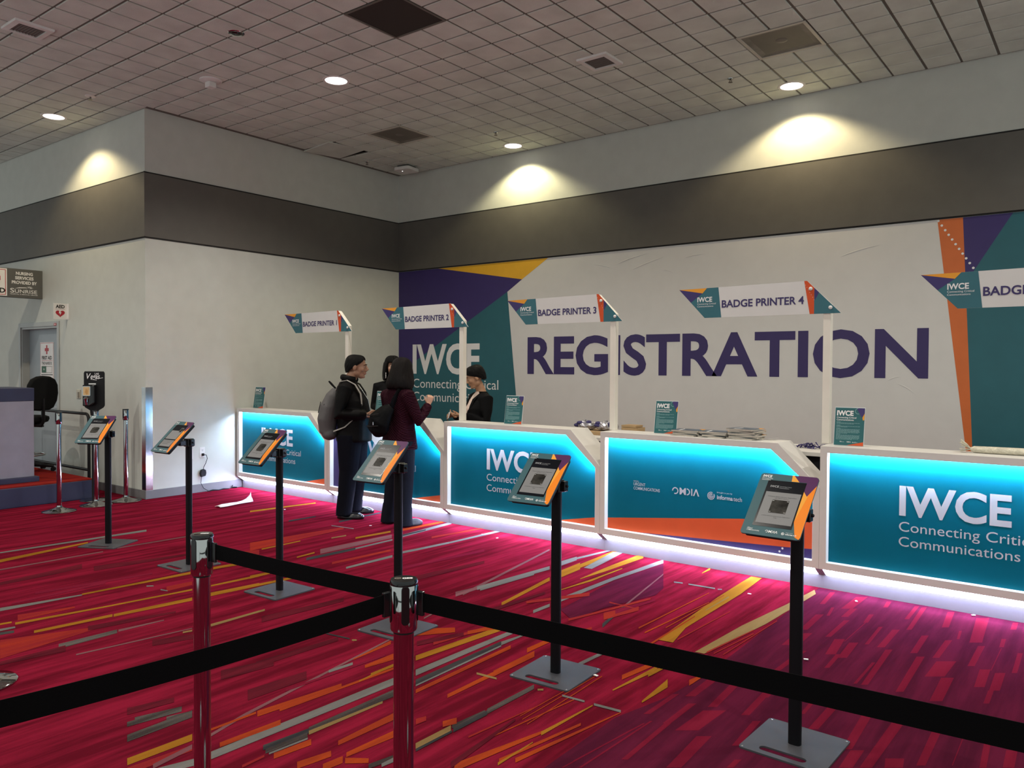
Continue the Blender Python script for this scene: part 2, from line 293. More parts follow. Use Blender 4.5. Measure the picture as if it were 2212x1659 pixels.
CARPET=[
('p',[(-1.736,5.995),(-1.727,5.22),(-1.712,4.27),(-1.716,3.839),(-1.743,3.519),(-1.826,3.172),(-1.821,2.817),(-1.819,2.557),(-1.284,1.868),(-0.096,2.796),(-0.214,5.458),(-0.465,6.07)]),
('k',[(-1.64,5.935),(-1.614,5.592),(-1.585,5.615),(-1.61,5.959)]),
('k',[(-1.46,5.929),(-1.468,5.573),(-1.406,5.623),(-1.394,5.982)]),
('k',[(-1.418,5.613),(-1.418,5.388),(-1.382,5.417),(-1.381,5.643)]),
('k',[(-1.262,5.943),(-1.249,5.781),(-1.224,5.801),(-1.236,5.963)]),
('k',[(-1.085,5.946),(-1.081,5.595),(-1.057,5.614),(-1.06,5.966)]),
('k',[(-1.043,5.945),(-1.026,5.375),(-1.0,5.396),(-1.015,5.968)]),
('k',[(-0.885,5.94),(-0.86,5.564),(-0.825,5.592),(-0.848,5.969)]),
('k',[(-0.715,5.917),(-0.681,5.355),(-0.621,5.403),(-0.649,5.97)]),
('k',[(-0.517,5.954),(-0.514,5.783),(-0.485,5.806),(-0.488,5.977)]),
('k',[(-1.527,5.559),(-1.5,5.354),(-1.484,5.366),(-1.511,5.572)]),
('k',[(-1.563,5.335),(-1.551,4.958),(-1.51,4.99),(-1.521,5.369)]),
('k',[(-1.383,5.324),(-1.386,4.925),(-1.358,4.947),(-1.354,5.348)]),
('k',[(-1.286,5.556),(-1.273,5.352),(-1.249,5.371),(-1.261,5.576)]),
('k',[(-1.264,5.359),(-1.274,4.91),(-1.269,4.914),(-1.258,5.364)]),
('k',[(-1.175,5.328),(-1.164,4.934),(-1.145,4.949),(-1.155,5.344)]),
('k',[(-1.095,5.32),(-1.095,4.927),(-1.059,4.955),(-1.058,5.35)]),
('k',[(-0.929,5.316),(-0.922,4.943),(-0.89,4.968),(-0.895,5.343)]),
('k',[(-0.801,5.311),(-0.808,4.941),(-0.777,4.965),(-0.768,5.338)]),
('k',[(-0.763,5.556),(-0.75,5.378),(-0.737,5.389),(-0.749,5.568)]),
('k',[(-0.632,5.319),(-0.633,4.924),(-0.602,4.948),(-0.599,5.345)]),
('k',[(-0.537,5.547),(-0.531,5.374),(-0.51,5.391),(-0.515,5.565)]),
('k',[(-0.521,5.358),(-0.525,4.924),(-0.521,4.928),(-0.516,5.362)]),
('k',[(-0.436,5.328),(-0.431,4.957),(-0.408,4.975),(-0.412,5.347)]),
('k',[(-1.552,4.874),(-1.545,4.619),(-1.464,4.684),(-1.467,4.942)]),
('k',[(-1.33,4.918),(-1.299,4.621),(-1.252,4.658),(-1.28,4.957)]),
('k',[(-1.244,4.908),(-1.229,4.607),(-1.187,4.64),(-1.2,4.943)]),
('k',[(-1.251,4.659),(-1.243,4.408),(-1.221,4.426),(-1.227,4.678)]),
('k',[(-1.046,4.916),(-1.026,4.287),(-0.998,4.31),(-1.014,4.942)]),
('k',[(-1.058,4.653),(-1.061,4.279),(-1.047,4.29),(-1.043,4.665)]),
('k',[(-0.882,4.905),(-0.866,4.302),(-0.834,4.327),(-0.845,4.934)]),
('k',[(-0.78,4.895),(-0.789,4.613),(-0.706,4.678),(-0.692,4.965)]),
('k',[(-0.717,4.649),(-0.71,4.283),(-0.66,4.322),(-0.664,4.691)]),
('k',[(-0.573,4.907),(-0.563,4.616),(-0.52,4.649),(-0.527,4.943)]),
('k',[(-0.501,4.901),(-0.496,4.613),(-0.453,4.646),(-0.457,4.937)]),
('k',[(-0.5,4.609),(-0.498,4.416),(-0.475,4.434),(-0.477,4.628)]),
('k',[(-1.43,4.588),(-1.448,4.193),(-1.418,4.217),(-1.398,4.613)]),
('k',[(-1.168,3.939),(-1.163,3.743),(-1.145,3.757),(-1.15,3.953)]),
('k',[(-1.083,3.903),(-1.085,3.605),(-1.048,3.635),(-1.043,3.935)]),
('k',[(-0.931,3.909),(-0.913,3.505),(-0.877,3.533),(-0.892,3.94)]),
('k',[(-0.802,3.918),(-0.812,3.385),(-0.771,3.417),(-0.755,3.955)]),
('k',[(-0.64,3.942),(-0.633,3.548),(-0.603,3.572),(-0.606,3.968)]),
('k',[(-0.521,3.935),(-0.518,3.639),(-0.514,3.642),(-0.517,3.939)]),
('k',[(-0.44,3.944),(-0.426,3.688),(-0.403,3.706),(-0.416,3.963)]),
('k',[(-0.356,3.93),(-0.351,3.748),(-0.313,3.777),(-0.317,3.961)]),
('k',[(-0.88,3.518),(-0.878,3.333),(-0.833,3.368),(-0.833,3.555)]),
('k',[(-0.746,3.534),(-0.731,3.448),(-0.671,3.496),(-0.684,3.582)]),
('k',[(-1.375,3.918),(-1.372,3.812),(-1.345,3.834),(-1.347,3.94)]),
('k',[(-1.675,3.871),(-1.675,3.591),(-1.634,3.623),(-1.631,3.906)]),
('k',[(-1.558,3.905),(-1.536,3.546),(-1.5,3.574),(-1.52,3.935)]),
('k',[(-1.39,3.906),(-1.376,3.559),(-1.345,3.583),(-1.357,3.932)]),
('k',[(-1.537,3.496),(-1.55,3.224),(-1.467,3.29),(-1.45,3.565)]),
('k',[(-1.626,3.526),(-1.625,3.254),(-1.596,3.277),(-1.594,3.55)]),
('k',[(-1.735,3.579),(-1.741,3.286),(-1.716,3.307),(-1.708,3.601)]),
('k',[(-1.619,3.259),(-1.608,2.844),(-1.585,2.862),(-1.594,3.279)]),
('k',[(-1.45,3.232),(-1.431,2.899),(-1.382,2.937),(-1.397,3.274)]),
('k',[(-1.31,3.533),(-1.294,3.245),(-1.266,3.267),(-1.28,3.556)]),
('k',[(-1.237,3.135),(-1.238,3.05),(-1.215,3.068),(-1.214,3.153)]),
('k',[(-1.682,3.24),(-1.71,2.679),(-1.7,2.687),(-1.671,3.248)]),
('k',[(-1.696,3.199),(-1.759,2.712),(-1.75,2.719),(-1.686,3.206)]),
('k',[(-1.709,3.114),(-1.765,2.636),(-1.757,2.642),(-1.7,3.121)]),
('g',[(-7.343,2.59),(-7.462,3.349),(-7.403,3.322),(-7.238,2.553)]),
('l',[(-7.633,2.693),(-7.58,3.96),(-7.494,3.915),(-7.585,2.676)]),
('m',[(-6.997,2.468),(-6.988,3.264),(-6.953,3.247),(-6.957,2.453)]),
('m',[(-7.032,3.407),(-6.998,4.055),(-6.96,4.033),(-6.987,3.385)]),
('g',[(-5.799,2.56),(-5.755,3.373),(-5.69,3.335),(-5.763,2.544)]),
('l',[(-5.878,2.071),(-5.781,2.552),(-5.751,2.539),(-5.8,2.043)]),
('g',[(-5.756,3.536),(-5.701,3.876),(-5.633,3.83),(-5.69,3.495)]),
('g',[(-5.472,2.012),(-5.373,2.554),(-5.342,2.539),(-5.422,1.994)]),
('g',[(-5.373,2.554),(-5.306,3.11),(-5.267,3.087),(-5.342,2.539)]),
('g',[(-5.29,3.249),(-5.268,3.647),(-5.215,3.61),(-5.256,3.228)]),
('g',[(-5.216,2.021),(-5.166,2.47),(-5.113,2.445),(-5.166,2.001)]),
('g',[(-5.16,2.475),(-5.109,2.994),(-5.038,2.952),(-5.107,2.449)]),
('g',[(-5.116,3.132),(-5.063,3.504),(-4.997,3.459),(-5.037,3.084)]),
('g',[(-5.528,1.947),(-5.512,2.007),(-5.476,1.994),(-5.488,1.933)]),
('l',[(-5.41,1.905),(-5.391,1.982),(-5.357,1.97),(-5.362,1.888)]),
('c',[(-5.343,1.882),(-5.313,1.947),(-5.266,1.93),(-5.288,1.862)]),
('r',[(-5.19,1.827),(-4.998,2.275),(-4.953,2.255),(-4.858,1.71)]),
('r',[(-5.627,2.084),(-5.524,2.393),(-5.492,2.379),(-5.498,2.035)]),
('r',[(-5.503,3.023),(-5.488,3.217),(-5.4,3.165),(-5.388,2.959)]),
('s',[(-4.851,2.01),(-4.842,2.343),(-4.778,2.312),(-4.77,1.976)]),
('m',[(-4.836,2.348),(-4.799,2.619),(-4.781,2.609),(-4.794,2.327)]),
('m',[(-4.608,2.001),(-4.513,2.644),(-4.497,2.635),(-4.586,1.991)]),
('t',[(-4.493,2.571),(-4.479,2.624),(-4.451,2.608),(-4.466,2.555)]),
('t',[(-4.475,2.748),(-4.492,3.109),(-4.457,3.085),(-4.443,2.728)]),
('d',[(-4.81,1.693),(-4.799,2.026),(-4.7,1.984),(-4.753,1.673)]),
('d',[(-4.494,2.381),(-4.401,2.586),(-4.325,2.541),(-4.4,2.33)]),
('s',[(-3.564,1.803),(-3.505,1.999),(-3.462,1.974),(-3.517,1.779)]),
('s',[(-3.456,1.896),(-3.421,2.003),(-3.364,1.969),(-3.399,1.865)]),
('d',[(-5.049,2.263),(-4.909,2.76),(-4.872,2.739),(-4.959,2.223)]),
('r',[(-6.151,3.778),(-5.98,4.14),(-5.831,4.036),(-5.929,3.642)]),
('l',[(-5.646,2.948),(-5.609,2.982),(-5.585,2.969),(-5.616,2.932)]),
('l',[(-5.478,2.964),(-5.407,2.979),(-5.385,2.966),(-5.449,2.949)]),
('d',[(-6.519,2.97),(-6.337,3.672),(-6.275,3.635),(-6.37,2.902)]),
('d',[(-6.574,2.318),(-6.67,2.946),(-6.516,2.878),(-6.483,2.285)]),
('k',[(-6.099,2.372),(-5.97,3.164),(-5.923,3.139),(-6.036,2.348)]),
('k',[(-5.942,2.165),(-5.991,2.814),(-5.926,2.784),(-5.901,2.15)]),
('t',[(-4.488,2.743),(-4.489,3.15),(-4.454,3.126),(-4.455,2.724)]),
('m',[(-3.141,1.918),(-3.205,2.137),(-3.176,2.118),(-3.115,1.903)]),
('m',[(-3.205,2.137),(-3.419,3.276),(-3.399,3.256),(-3.176,2.118)]),
('l',[(-3.314,2.722),(-3.301,2.877),(-3.272,2.852),(-3.286,2.699)]),
('l',[(-2.995,1.819),(-2.968,2.868),(-2.901,2.805),(-2.936,1.783)]),
('l',[(-3.075,1.524),(-2.994,1.765),(-2.941,1.734),(-3.022,1.498)]),
('c',[(-2.872,2.006),(-2.847,2.227),(-2.807,2.195),(-2.833,1.979)]),
('s',[(-2.835,1.992),(-2.818,2.197),(-2.782,2.169),(-2.801,1.968)]),
('l',[(-2.796,1.982),(-2.78,2.168),(-2.766,2.157),(-2.783,1.972)]),
('t',[(-2.831,2.214),(-2.821,2.649),(-2.783,2.613),(-2.796,2.187)]),
('s',[(-2.855,2.233),(-2.859,2.764),(-2.797,2.704),(-2.827,2.211)]),
('g',[(-3.213,1.593),(-3.204,1.876),(-3.147,1.842),(-3.156,1.565)]),
('r',[(-3.138,1.555),(-3.111,1.821),(-3.063,1.793),(-3.083,1.528)]),
('m',[(-3.084,1.634),(-3.116,1.824),(-3.078,1.801),(-3.048,1.615)]),
('s',[(-3.543,1.757),(-3.5,1.996),(-3.453,1.968),(-3.497,1.734)]),
('s',[(-3.418,1.695),(-3.426,2.006),(-3.357,1.965),(-3.354,1.663)]),
('o',[(-3.038,1.905),(-3.02,2.203),(-2.976,2.171),(-3.0,1.882)]),
('o',[(-3.188,1.948),(-3.18,2.183),(-3.159,2.168),(-3.168,1.935)]),
('o',[(-3.181,2.19),(-3.123,2.648),(-3.077,2.609),(-3.128,2.154)]),
('o',[(-3.116,2.267),(-3.073,2.97),(-3.049,2.947),(-3.094,2.251)]),
('o',[(-2.778,1.992),(-2.756,2.168),(-2.713,2.134),(-2.736,1.962)]),
('o',[(-2.652,2.23),(-2.663,2.575),(-2.61,2.523),(-2.619,2.202)]),
('o',[(-2.544,2.183),(-2.533,2.45),(-2.485,2.403),(-2.513,2.156)]),
('o',[(-2.641,2.006),(-2.606,2.153),(-2.566,2.121),(-2.594,1.971)]),
('o',[(-2.544,2.06),(-2.532,2.154),(-2.487,2.115),(-2.499,2.023)]),
('r',[(-2.794,1.852),(-2.796,1.959),(-2.779,1.947),(-2.774,1.839)]),
('o',[(-2.513,2.15),(-2.433,2.207),(-2.404,2.18),(-2.476,2.118)]),
('d',[(-3.758,2.365),(-3.682,2.64),(-3.595,2.578),(-3.645,2.293)]),
('d',[(-3.427,2.305),(-3.396,2.64),(-3.306,2.571),(-3.318,2.232)]),
('o',[(-3.209,2.883),(-3.218,3.11),(-3.153,3.048),(-3.184,2.861)]),
('o',[(-3.337,2.913),(-3.387,3.245),(-3.344,3.203),(-3.324,2.901)]),
('g',[(-3.081,2.729),(-3.107,3.003),(-3.087,2.984),(-3.07,2.719)]),
('s',[(-2.397,2.174),(-2.371,2.293),(-2.343,2.265),(-2.369,2.148)]),
('l',[(-2.359,2.209),(-2.357,2.279),(-2.329,2.252),(-2.338,2.19)]),
('d',[(-3.72,2.554),(-3.678,3.091),(-3.63,3.051),(-3.647,2.504)]),
('k',[(-4.023,2.495),(-4.027,3.195),(-3.983,3.16),(-3.974,2.465)]),
('k',[(-3.286,2.426),(-3.25,3.069),(-3.229,3.049),(-3.262,2.408)]),
('d',[(-3.689,1.83),(-3.629,2.03),(-3.578,2.001),(-3.615,1.793)]),
('r',[(-6.284,4.252),(-6.176,5.263),(-6.087,5.187),(-6.004,4.063)]),
('g',[(-7.682,5.199),(-7.548,6.002),(-7.497,5.961),(-7.596,5.141)]),
('g',[(-6.002,4.18),(-6.004,4.599),(-5.971,4.574),(-5.963,4.153)]),
('t',[(-5.882,4.863),(-5.864,5.025),(-5.827,4.994),(-5.846,4.833)]),
('l',[(-6.341,5.242),(-6.045,5.279),(-6.019,5.256),(-6.313,5.219)]),
('g',[(-5.716,5.014),(-5.673,5.428),(-5.617,5.374),(-5.662,4.966)]),
('o',[(-5.654,5.538),(-5.617,6.134),(-5.549,6.06),(-5.574,5.459)]),
('m',[(-5.582,4.49),(-5.537,5.314),(-5.423,5.204),(-5.442,4.377)]),
('c',[(-5.42,4.212),(-5.396,4.733),(-5.32,4.667),(-5.348,4.156)]),
('l',[(-5.379,4.718),(-5.386,5.176),(-5.342,5.134),(-5.337,4.682)]),
('l',[(-5.452,5.356),(-5.517,6.15),(-5.434,6.058),(-5.369,5.275)]),
('c',[(-5.452,5.356),(-5.456,5.699),(-5.416,5.658),(-5.407,5.311)]),
('l',[(-4.923,4.22),(-4.928,4.737),(-4.867,4.678),(-4.877,4.18)]),
('l',[(-4.959,4.872),(-4.895,5.426),(-4.843,5.368),(-4.903,4.817)]),
('l',[(-4.891,5.422),(-4.863,6.173),(-4.8,6.094),(-4.846,5.372)]),
('g',[(-5.512,4.186),(-5.536,4.39),(-5.495,4.357),(-5.478,4.16)]),
('g',[(-5.056,3.42),(-4.999,3.885),(-4.949,3.846),(-5.002,3.384)]),
('g',[(-5.291,3.58),(-5.27,3.8),(-5.222,3.765),(-5.215,3.528)]),
('o',[(-3.423,3.486),(-3.246,3.655),(-3.188,3.59),(-3.333,3.394)]),
('g',[(-3.106,2.831),(-3.108,3.002),(-3.078,2.974),(-3.083,2.809)]),
('o',[(-3.217,2.889),(-3.221,3.111),(-3.168,3.06),(-3.192,2.867)]),
('c',[(-3.793,3.096),(-3.611,3.123),(-3.593,3.107),(-3.776,3.082)]),
('t',[(-3.583,3.117),(-3.56,3.133),(-3.542,3.117),(-3.562,3.098)]),
('r',[(-5.138,4.254),(-5.093,4.873),(-5.041,4.824),(-5.077,4.203)]),
('k',[(-4.584,4.517),(-4.453,5.402),(-4.396,5.333),(-4.514,4.448)]),
('d',[(-4.299,4.363),(-4.187,5.08),(-4.127,5.007),(-4.204,4.267)]),
('r',[(-5.178,5.49),(-5.04,6.301),(-5.003,6.254),(-5.121,5.43)]),
('c',[(-6.886,5.125),(-6.867,5.46),(-6.824,5.426),(-6.823,5.078)]),
('c',[(-6.458,5.44),(-6.494,6.088),(-6.442,6.039),(-6.39,5.383)]),
('d',[(-4.368,3.041),(-4.277,3.645),(-4.213,3.59),(-4.267,2.971)]),
('g',[(-3.1,3.16),(-3.036,3.936),(-2.979,3.862),(-3.047,3.107)]),
('l',[(-2.955,3.013),(-2.938,3.928),(-2.895,3.872),(-2.896,2.953)]),
('c',[(-2.86,2.916),(-2.87,3.642),(-2.821,3.581),(-2.805,2.86)]),
('l',[(-2.813,2.869),(-2.83,3.591),(-2.813,3.57),(-2.799,2.854)]),
('l',[(-2.864,3.635),(-2.831,3.882),(-2.821,3.868),(-2.827,3.588)]),
('o',[(-2.771,2.826),(-2.785,3.622),(-2.749,3.577),(-2.739,2.793)]),
('o',[(-2.608,2.882),(-2.616,3.623),(-2.574,3.564),(-2.578,2.849)]),
('t',[(-2.677,3.187),(-2.549,3.197),(-2.532,3.176),(-2.658,3.165)]),
('s',[(-2.348,2.875),(-2.343,3.246),(-2.309,3.198),(-2.313,2.832)]),
('s',[(-2.367,2.648),(-2.348,2.858),(-2.322,2.827),(-2.343,2.62)]),
('c',[(-2.343,2.629),(-2.339,2.864),(-2.307,2.825),(-2.313,2.595)]),
('t',[(-2.372,2.419),(-2.368,2.641),(-2.327,2.595),(-2.332,2.379)]),
('c',[(-2.337,2.384),(-2.332,2.608),(-2.317,2.592),(-2.32,2.367)]),
('o',[(-2.16,2.638),(-2.086,3.223),(-2.078,3.211),(-2.153,2.629)]),
('o',[(-2.107,2.867),(-2.13,3.561),(-2.122,3.547),(-2.1,2.857)]),
('o',[(-2.152,2.891),(-2.157,3.558),(-2.15,3.547),(-2.146,2.883)]),
('o',[(-2.182,2.913),(-2.175,3.564),(-2.168,3.553),(-2.176,2.905)]),
('o',[(-2.126,2.394),(-2.0,2.899),(-1.987,2.88),(-2.083,2.345)]),
('o',[(-2.007,2.536),(-1.919,3.025),(-1.904,3.001),(-1.989,2.513)]),
('o',[(-1.957,2.581),(-1.833,3.238),(-1.827,3.227),(-1.933,2.551)]),
('g',[(-2.011,2.842),(-1.979,3.223),(-1.971,3.21),(-1.989,2.811)]),
('g',[(-1.991,2.508),(-1.984,2.742),(-1.978,2.734),(-1.976,2.489)]),
('g',[(-1.995,3.439),(-1.966,3.868),(-1.935,3.807),(-1.986,3.424)]),
('g',[(-1.814,3.408),(-1.838,3.733),(-1.79,3.636),(-1.803,3.389)]),
('o',[(-2.052,3.633),(-2.006,3.946),(-1.974,3.883),(-2.021,3.578)]),
('l',[(-2.16,3.231),(-2.036,3.241),(-2.025,3.222),(-2.148,3.212)]),
('l',[(-1.984,3.243),(-1.843,3.255),(-1.83,3.232),(-1.97,3.22)]),
('t',[(-2.297,3.213),(-2.274,3.231),(-2.261,3.212),(-2.284,3.194)]),
('r',[(-2.537,2.588),(-2.521,2.64),(-2.487,2.605),(-2.495,2.546)]),
('o',[(-2.424,2.647),(-2.398,2.714),(-2.358,2.669),(-2.384,2.604)]),
('r',[(-2.237,2.609),(-2.181,3.062),(-2.174,3.051),(-2.225,2.596)]),
('d',[(-2.147,2.395),(-2.182,2.876),(-2.167,2.857),(-2.109,2.353)]),
('l',[(-2.325,3.637),(-2.309,3.936),(-2.282,3.89),(-2.298,3.594)]),
('o',[(-2.681,3.643),(-2.666,4.113),(-2.63,4.058),(-2.637,3.583)]),
('r',[(-3.177,3.386),(-3.083,3.935),(-3.06,3.906),(-3.137,3.343)]),
('d',[(-3.26,3.333),(-3.145,3.621),(-3.104,3.574),(-3.205,3.277)]),
('m',[(-3.534,3.677),(-3.578,3.88),(-3.554,3.854),(-3.511,3.653)]),
('l',[(-3.68,4.418),(-3.655,5.055),(-3.593,4.969),(-3.642,4.372)]),
('m',[(-3.761,4.239),(-3.72,4.466),(-3.68,4.418),(-3.683,4.152)]),
('p',[(-2.941,4.368),(-3.019,5.196),(-2.966,5.925),(-2.632,5.262),(-2.596,5.062),(-2.727,4.572),(-2.759,4.232)]),
('m',[(-3.704,4.254),(-4.006,5.774),(-3.969,5.722),(-3.662,4.206)]),
('l',[(-3.73,4.442),(-3.654,5.269),(-3.594,5.183),(-3.671,4.372)]),
('l',[(-3.676,5.455),(-3.658,5.679),(-3.591,5.575),(-3.589,5.326)]),
('l',[(-3.643,5.654),(-3.569,6.097),(-3.537,6.042),(-3.607,5.599)]),
('g',[(-3.344,4.246),(-3.461,4.991),(-3.403,4.909),(-3.298,4.187)]),
('g',[(-3.506,5.203),(-3.521,5.519),(-3.405,5.339),(-3.388,5.028)]),
('g',[(-3.495,5.48),(-3.525,6.145),(-3.44,5.997),(-3.43,5.377)]),
('g',[(-3.204,4.757),(-3.178,5.149),(-3.146,5.098),(-3.194,4.742)]),
('g',[(-3.178,5.149),(-3.163,5.591),(-3.148,5.565),(-3.146,5.098)]),
('g',[(-3.254,5.103),(-3.272,5.461),(-3.215,5.367),(-3.245,5.089)]),
('g',[(-3.272,5.461),(-3.277,6.162),(-3.188,5.994),(-3.215,5.367)]),
('l',[(-3.072,4.241),(-3.068,4.428),(-3.029,4.371),(-3.034,4.189)]),
('l',[(-3.088,4.585),(-3.077,5.295),(-3.029,5.213),(-3.035,4.506)]),
('l',[(-3.075,5.292),(-3.032,6.056),(-2.973,5.94),(-3.031,5.216)]),
('c',[(-2.567,4.29),(-2.654,4.728),(-2.63,4.686),(-2.525,4.22)]),
('m',[(-2.654,4.728),(-2.823,5.641),(-2.804,5.602),(-2.63,4.686)]),
('o',[(-2.619,3.258),(-2.621,3.633),(-2.568,3.559),(-2.569,3.196)]),
('o',[(-3.142,3.654),(-3.055,3.892),(-3.014,3.84),(-3.1,3.606)]),
('r',[(-2.644,3.929),(-2.586,4.194),(-2.562,4.157),(-2.598,3.861)]),
('r',[(-2.789,4.238),(-2.591,4.982),(-2.572,4.946),(-2.763,4.198)]),
('r',[(-2.675,4.484),(-2.567,4.767),(-2.517,4.674),(-2.599,4.359)]),
('d',[(-3.319,4.051),(-3.26,4.643),(-3.226,4.595),(-3.272,3.993)]),
('r',[(-3.229,4.375),(-3.0,4.832),(-2.954,4.757),(-3.197,4.332)]),
('k',[(-2.652,4.599),(-2.556,4.984),(-2.53,4.934),(-2.601,4.511)]),
('o',[(-2.353,4.371),(-2.322,5.366),(-2.315,5.35),(-2.338,4.344)]),
('o',[(-2.281,4.314),(-2.228,5.151),(-2.221,5.135),(-2.269,4.291)]),
('r',[(-2.771,4.724),(-2.536,4.708),(-2.523,4.686),(-2.757,4.7)]),
('l',[(-3.409,5.398),(-3.503,6.025),(-3.423,6.089),(-3.36,5.609),(-3.338,5.408)]),
('g',[(-2.156,4.24),(-2.226,5.287),(-2.242,5.739),(-2.247,5.991),(-2.164,5.992),(-2.129,5.475),(-2.117,4.542),(-2.062,4.251)]),
('t',[(-1.894,4.189),(-1.858,4.804),(-1.787,5.427),(-1.745,5.917),(-1.705,5.815),(-1.721,5.496),(-1.751,4.919),(-1.84,4.196)]),
('g',[(-1.953,3.736),(-1.935,3.919),(-1.911,3.927),(-1.93,3.693)]),
('t',[(-2.172,4.965),(-2.174,5.369),(-2.16,5.336),(-2.164,4.946)]),
('l',[(-2.654,5.48),(-2.589,5.495),(-2.575,5.465),(-2.639,5.45)]),
('l',[(-2.542,5.495),(-2.338,5.508),(-2.326,5.479),(-2.528,5.465)]),
('l',[(-2.312,5.498),(-2.287,5.514),(-2.277,5.491),(-2.302,5.475)]),
('g',[(-2.593,5.853),(-2.609,6.046),(-2.578,5.976),(-2.584,5.832)]),
('r',[(-1.843,4.234),(-1.772,4.774),(-1.764,4.753),(-1.832,4.21)]),
('r',[(-1.802,4.238),(-1.748,4.711),(-1.74,4.69),(-1.795,4.221)]),
('r',[(-1.753,4.254),(-1.719,5.045),(-1.713,5.026),(-1.746,4.237)]),
('o',[(-1.744,3.791),(-1.718,3.921),(-1.705,3.891),(-1.712,3.721)]),
('o',[(-2.162,4.134),(-2.175,4.807),(-2.165,4.784),(-2.144,4.099)]),
('r',[(-2.068,4.326),(-2.032,5.042),(-2.026,5.027),(-2.058,4.303)]),
('o',[(-2.22,4.474),(-2.214,5.382),(-2.207,5.365),(-2.21,4.454)]),
]
# ================================================================== THE SETTING
b = MB(); b.box(-18, 4.0, -2.2, YB + 0.2, -0.06, 0.0, 0)
keys = ['base', 'g', 't', 'o', 'r', 'l', 'c', 's', 'm', 'd', 'p', 'k']
for i, (c, pts) in enumerate(CARPET):
    z = 0.0004 + i * 1.2e-5
    ar = sum(pts[k][0] * pts[(k + 1) % len(pts)][1] - pts[(k + 1) % len(pts)][0] * pts[k][1] for k in range(len(pts)))
    pp = pts if ar > 0 else pts[::-1]
    b.add([(x, y, z) for x, y in pp], [tuple(range(len(pp)))], keys.index(c))
struct(obj('floor', b, [CARP[k] for k in keys]))
b = MB(); b.box(X0, 4.0, YB, YB + 0.15, 0, HC + 0.25); struct(obj('wall_back', b, m_wall))
b = MB(); b.box(X0 - 0.15, X0, YC + 0.15, YB + 0.15, 0, HC + 0.25); struct(obj('wall_side', b, m_wall))
DX0, DX1, DZ = -12.93, -11.68, 2.18                       # door opening
b = MB(); b.box(-18, DX0, YC, YC + 0.15, 0, HC + 0.25); b.box(DX1, X0, YC, YC + 0.15, 0, HC + 0.25); b.box(DX0, DX1, YC, YC + 0.15, DZ, HC + 0.25)
struct(obj('wall_left', b, m_wall))
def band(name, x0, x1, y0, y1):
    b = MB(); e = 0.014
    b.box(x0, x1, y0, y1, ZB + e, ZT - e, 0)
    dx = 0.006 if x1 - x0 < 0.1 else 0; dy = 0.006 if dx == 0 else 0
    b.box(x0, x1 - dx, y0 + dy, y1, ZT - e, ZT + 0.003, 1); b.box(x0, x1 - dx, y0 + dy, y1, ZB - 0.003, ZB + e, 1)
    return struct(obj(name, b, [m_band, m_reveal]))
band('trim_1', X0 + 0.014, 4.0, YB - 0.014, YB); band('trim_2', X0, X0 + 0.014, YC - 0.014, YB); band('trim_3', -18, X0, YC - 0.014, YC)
b = MB(); b.box(X0, 4.0, YB - 0.012, YB, 0, 0.105); struct(obj('baseboard_back', b, m_base, bevel=0.003))
b = MB(); b.box(X0, X0 + 0.012, YC - 0.012, YB - 0.012, 0, 0.105); struct(obj('baseboard_side', b, m_base, bevel=0.003))
b = MB(); b.box(-18, DX0 - 0.06, YC - 0.012, YC, 0, 0.105); b.box(DX1 + 0.06, X0, YC - 0.012, YC, 0, 0.105); struct(obj('baseboard_left', b, m_base, bevel=0.003))
# ---- ceiling: scored lay-in tiles in a metal grid
PIT, GX, GY = 0.63371, -2.2537, 7.147
special = {'return': (4, -4), 'diffR': (0, 0), 'diffL': (8, 0), 'hole': (10, 0)}       # cells (i to the left, j to the back)
skip = set(special.values())
def cell(i, j): return (GX - PIT * (i + 1), GX - PIT * i, GY + PIT * j, GY + PIT * (j + 1))
b = MB(); gm, gn, dep = 0.0125, 0.0105, 0.015
for i in range(-10, 25):
    for j in range(-15, 4):
        if (i, j) in skip: continue
        x0, x1, y0, y1 = cell(i, j); xm = (x0 + x1) / 2; ym = (y0 + y1) / 2
        for (a0, a1, ga, gb) in ((x0, xm, gm, gn), (xm, x1, gn, gm)):
            for (c0, c1, gc, gd) in ((y0, ym, gm, gn), (ym, y1, gn, gm)):
                p0, p1, q0, q1 = a0 + ga, a1 - gb, c0 + gc, c1 - gd
                if (p0 + p1) / 2 > X0 - 0.02:
                    if (q0 + q1) / 2 > YC: p0 = max(p0, X0 + 0.012)
                    q1 = min(q1, YB - 0.012)
                else:
                    if (q0 + q1) / 2 > YC: q0 = q0 if q0 < YC - 0.03 else 99; 
                    q1 = min(q1, YC - 0.012)
                if q1 - q0 < 0.02 or p1 - p0 < 0.02: continue
                e = 0.004; z = HC
                vs = [(p0 + e, q0 + e, z), (p1 - e, q0 + e, z), (p1 - e, q1 - e, z), (p0 + e, q1 - e, z), (p0, q0, z + e), (p1, q0, z + e), (p1, q1, z + e), (p0, q1, z + e), (p0, q0, z + dep), (p1, q0, z + dep), (p1, q1, z + dep), (p0, q1, z + dep)]
                b.add(vs, [(3, 2, 1, 0), (0, 1, 5, 4), (1, 2, 6, 5), (2, 3, 7, 6), (3, 0, 4, 7), (4, 5, 9, 8), (5, 6, 10, 9), (6, 7, 11, 10), (7, 4, 8, 11)], 0)
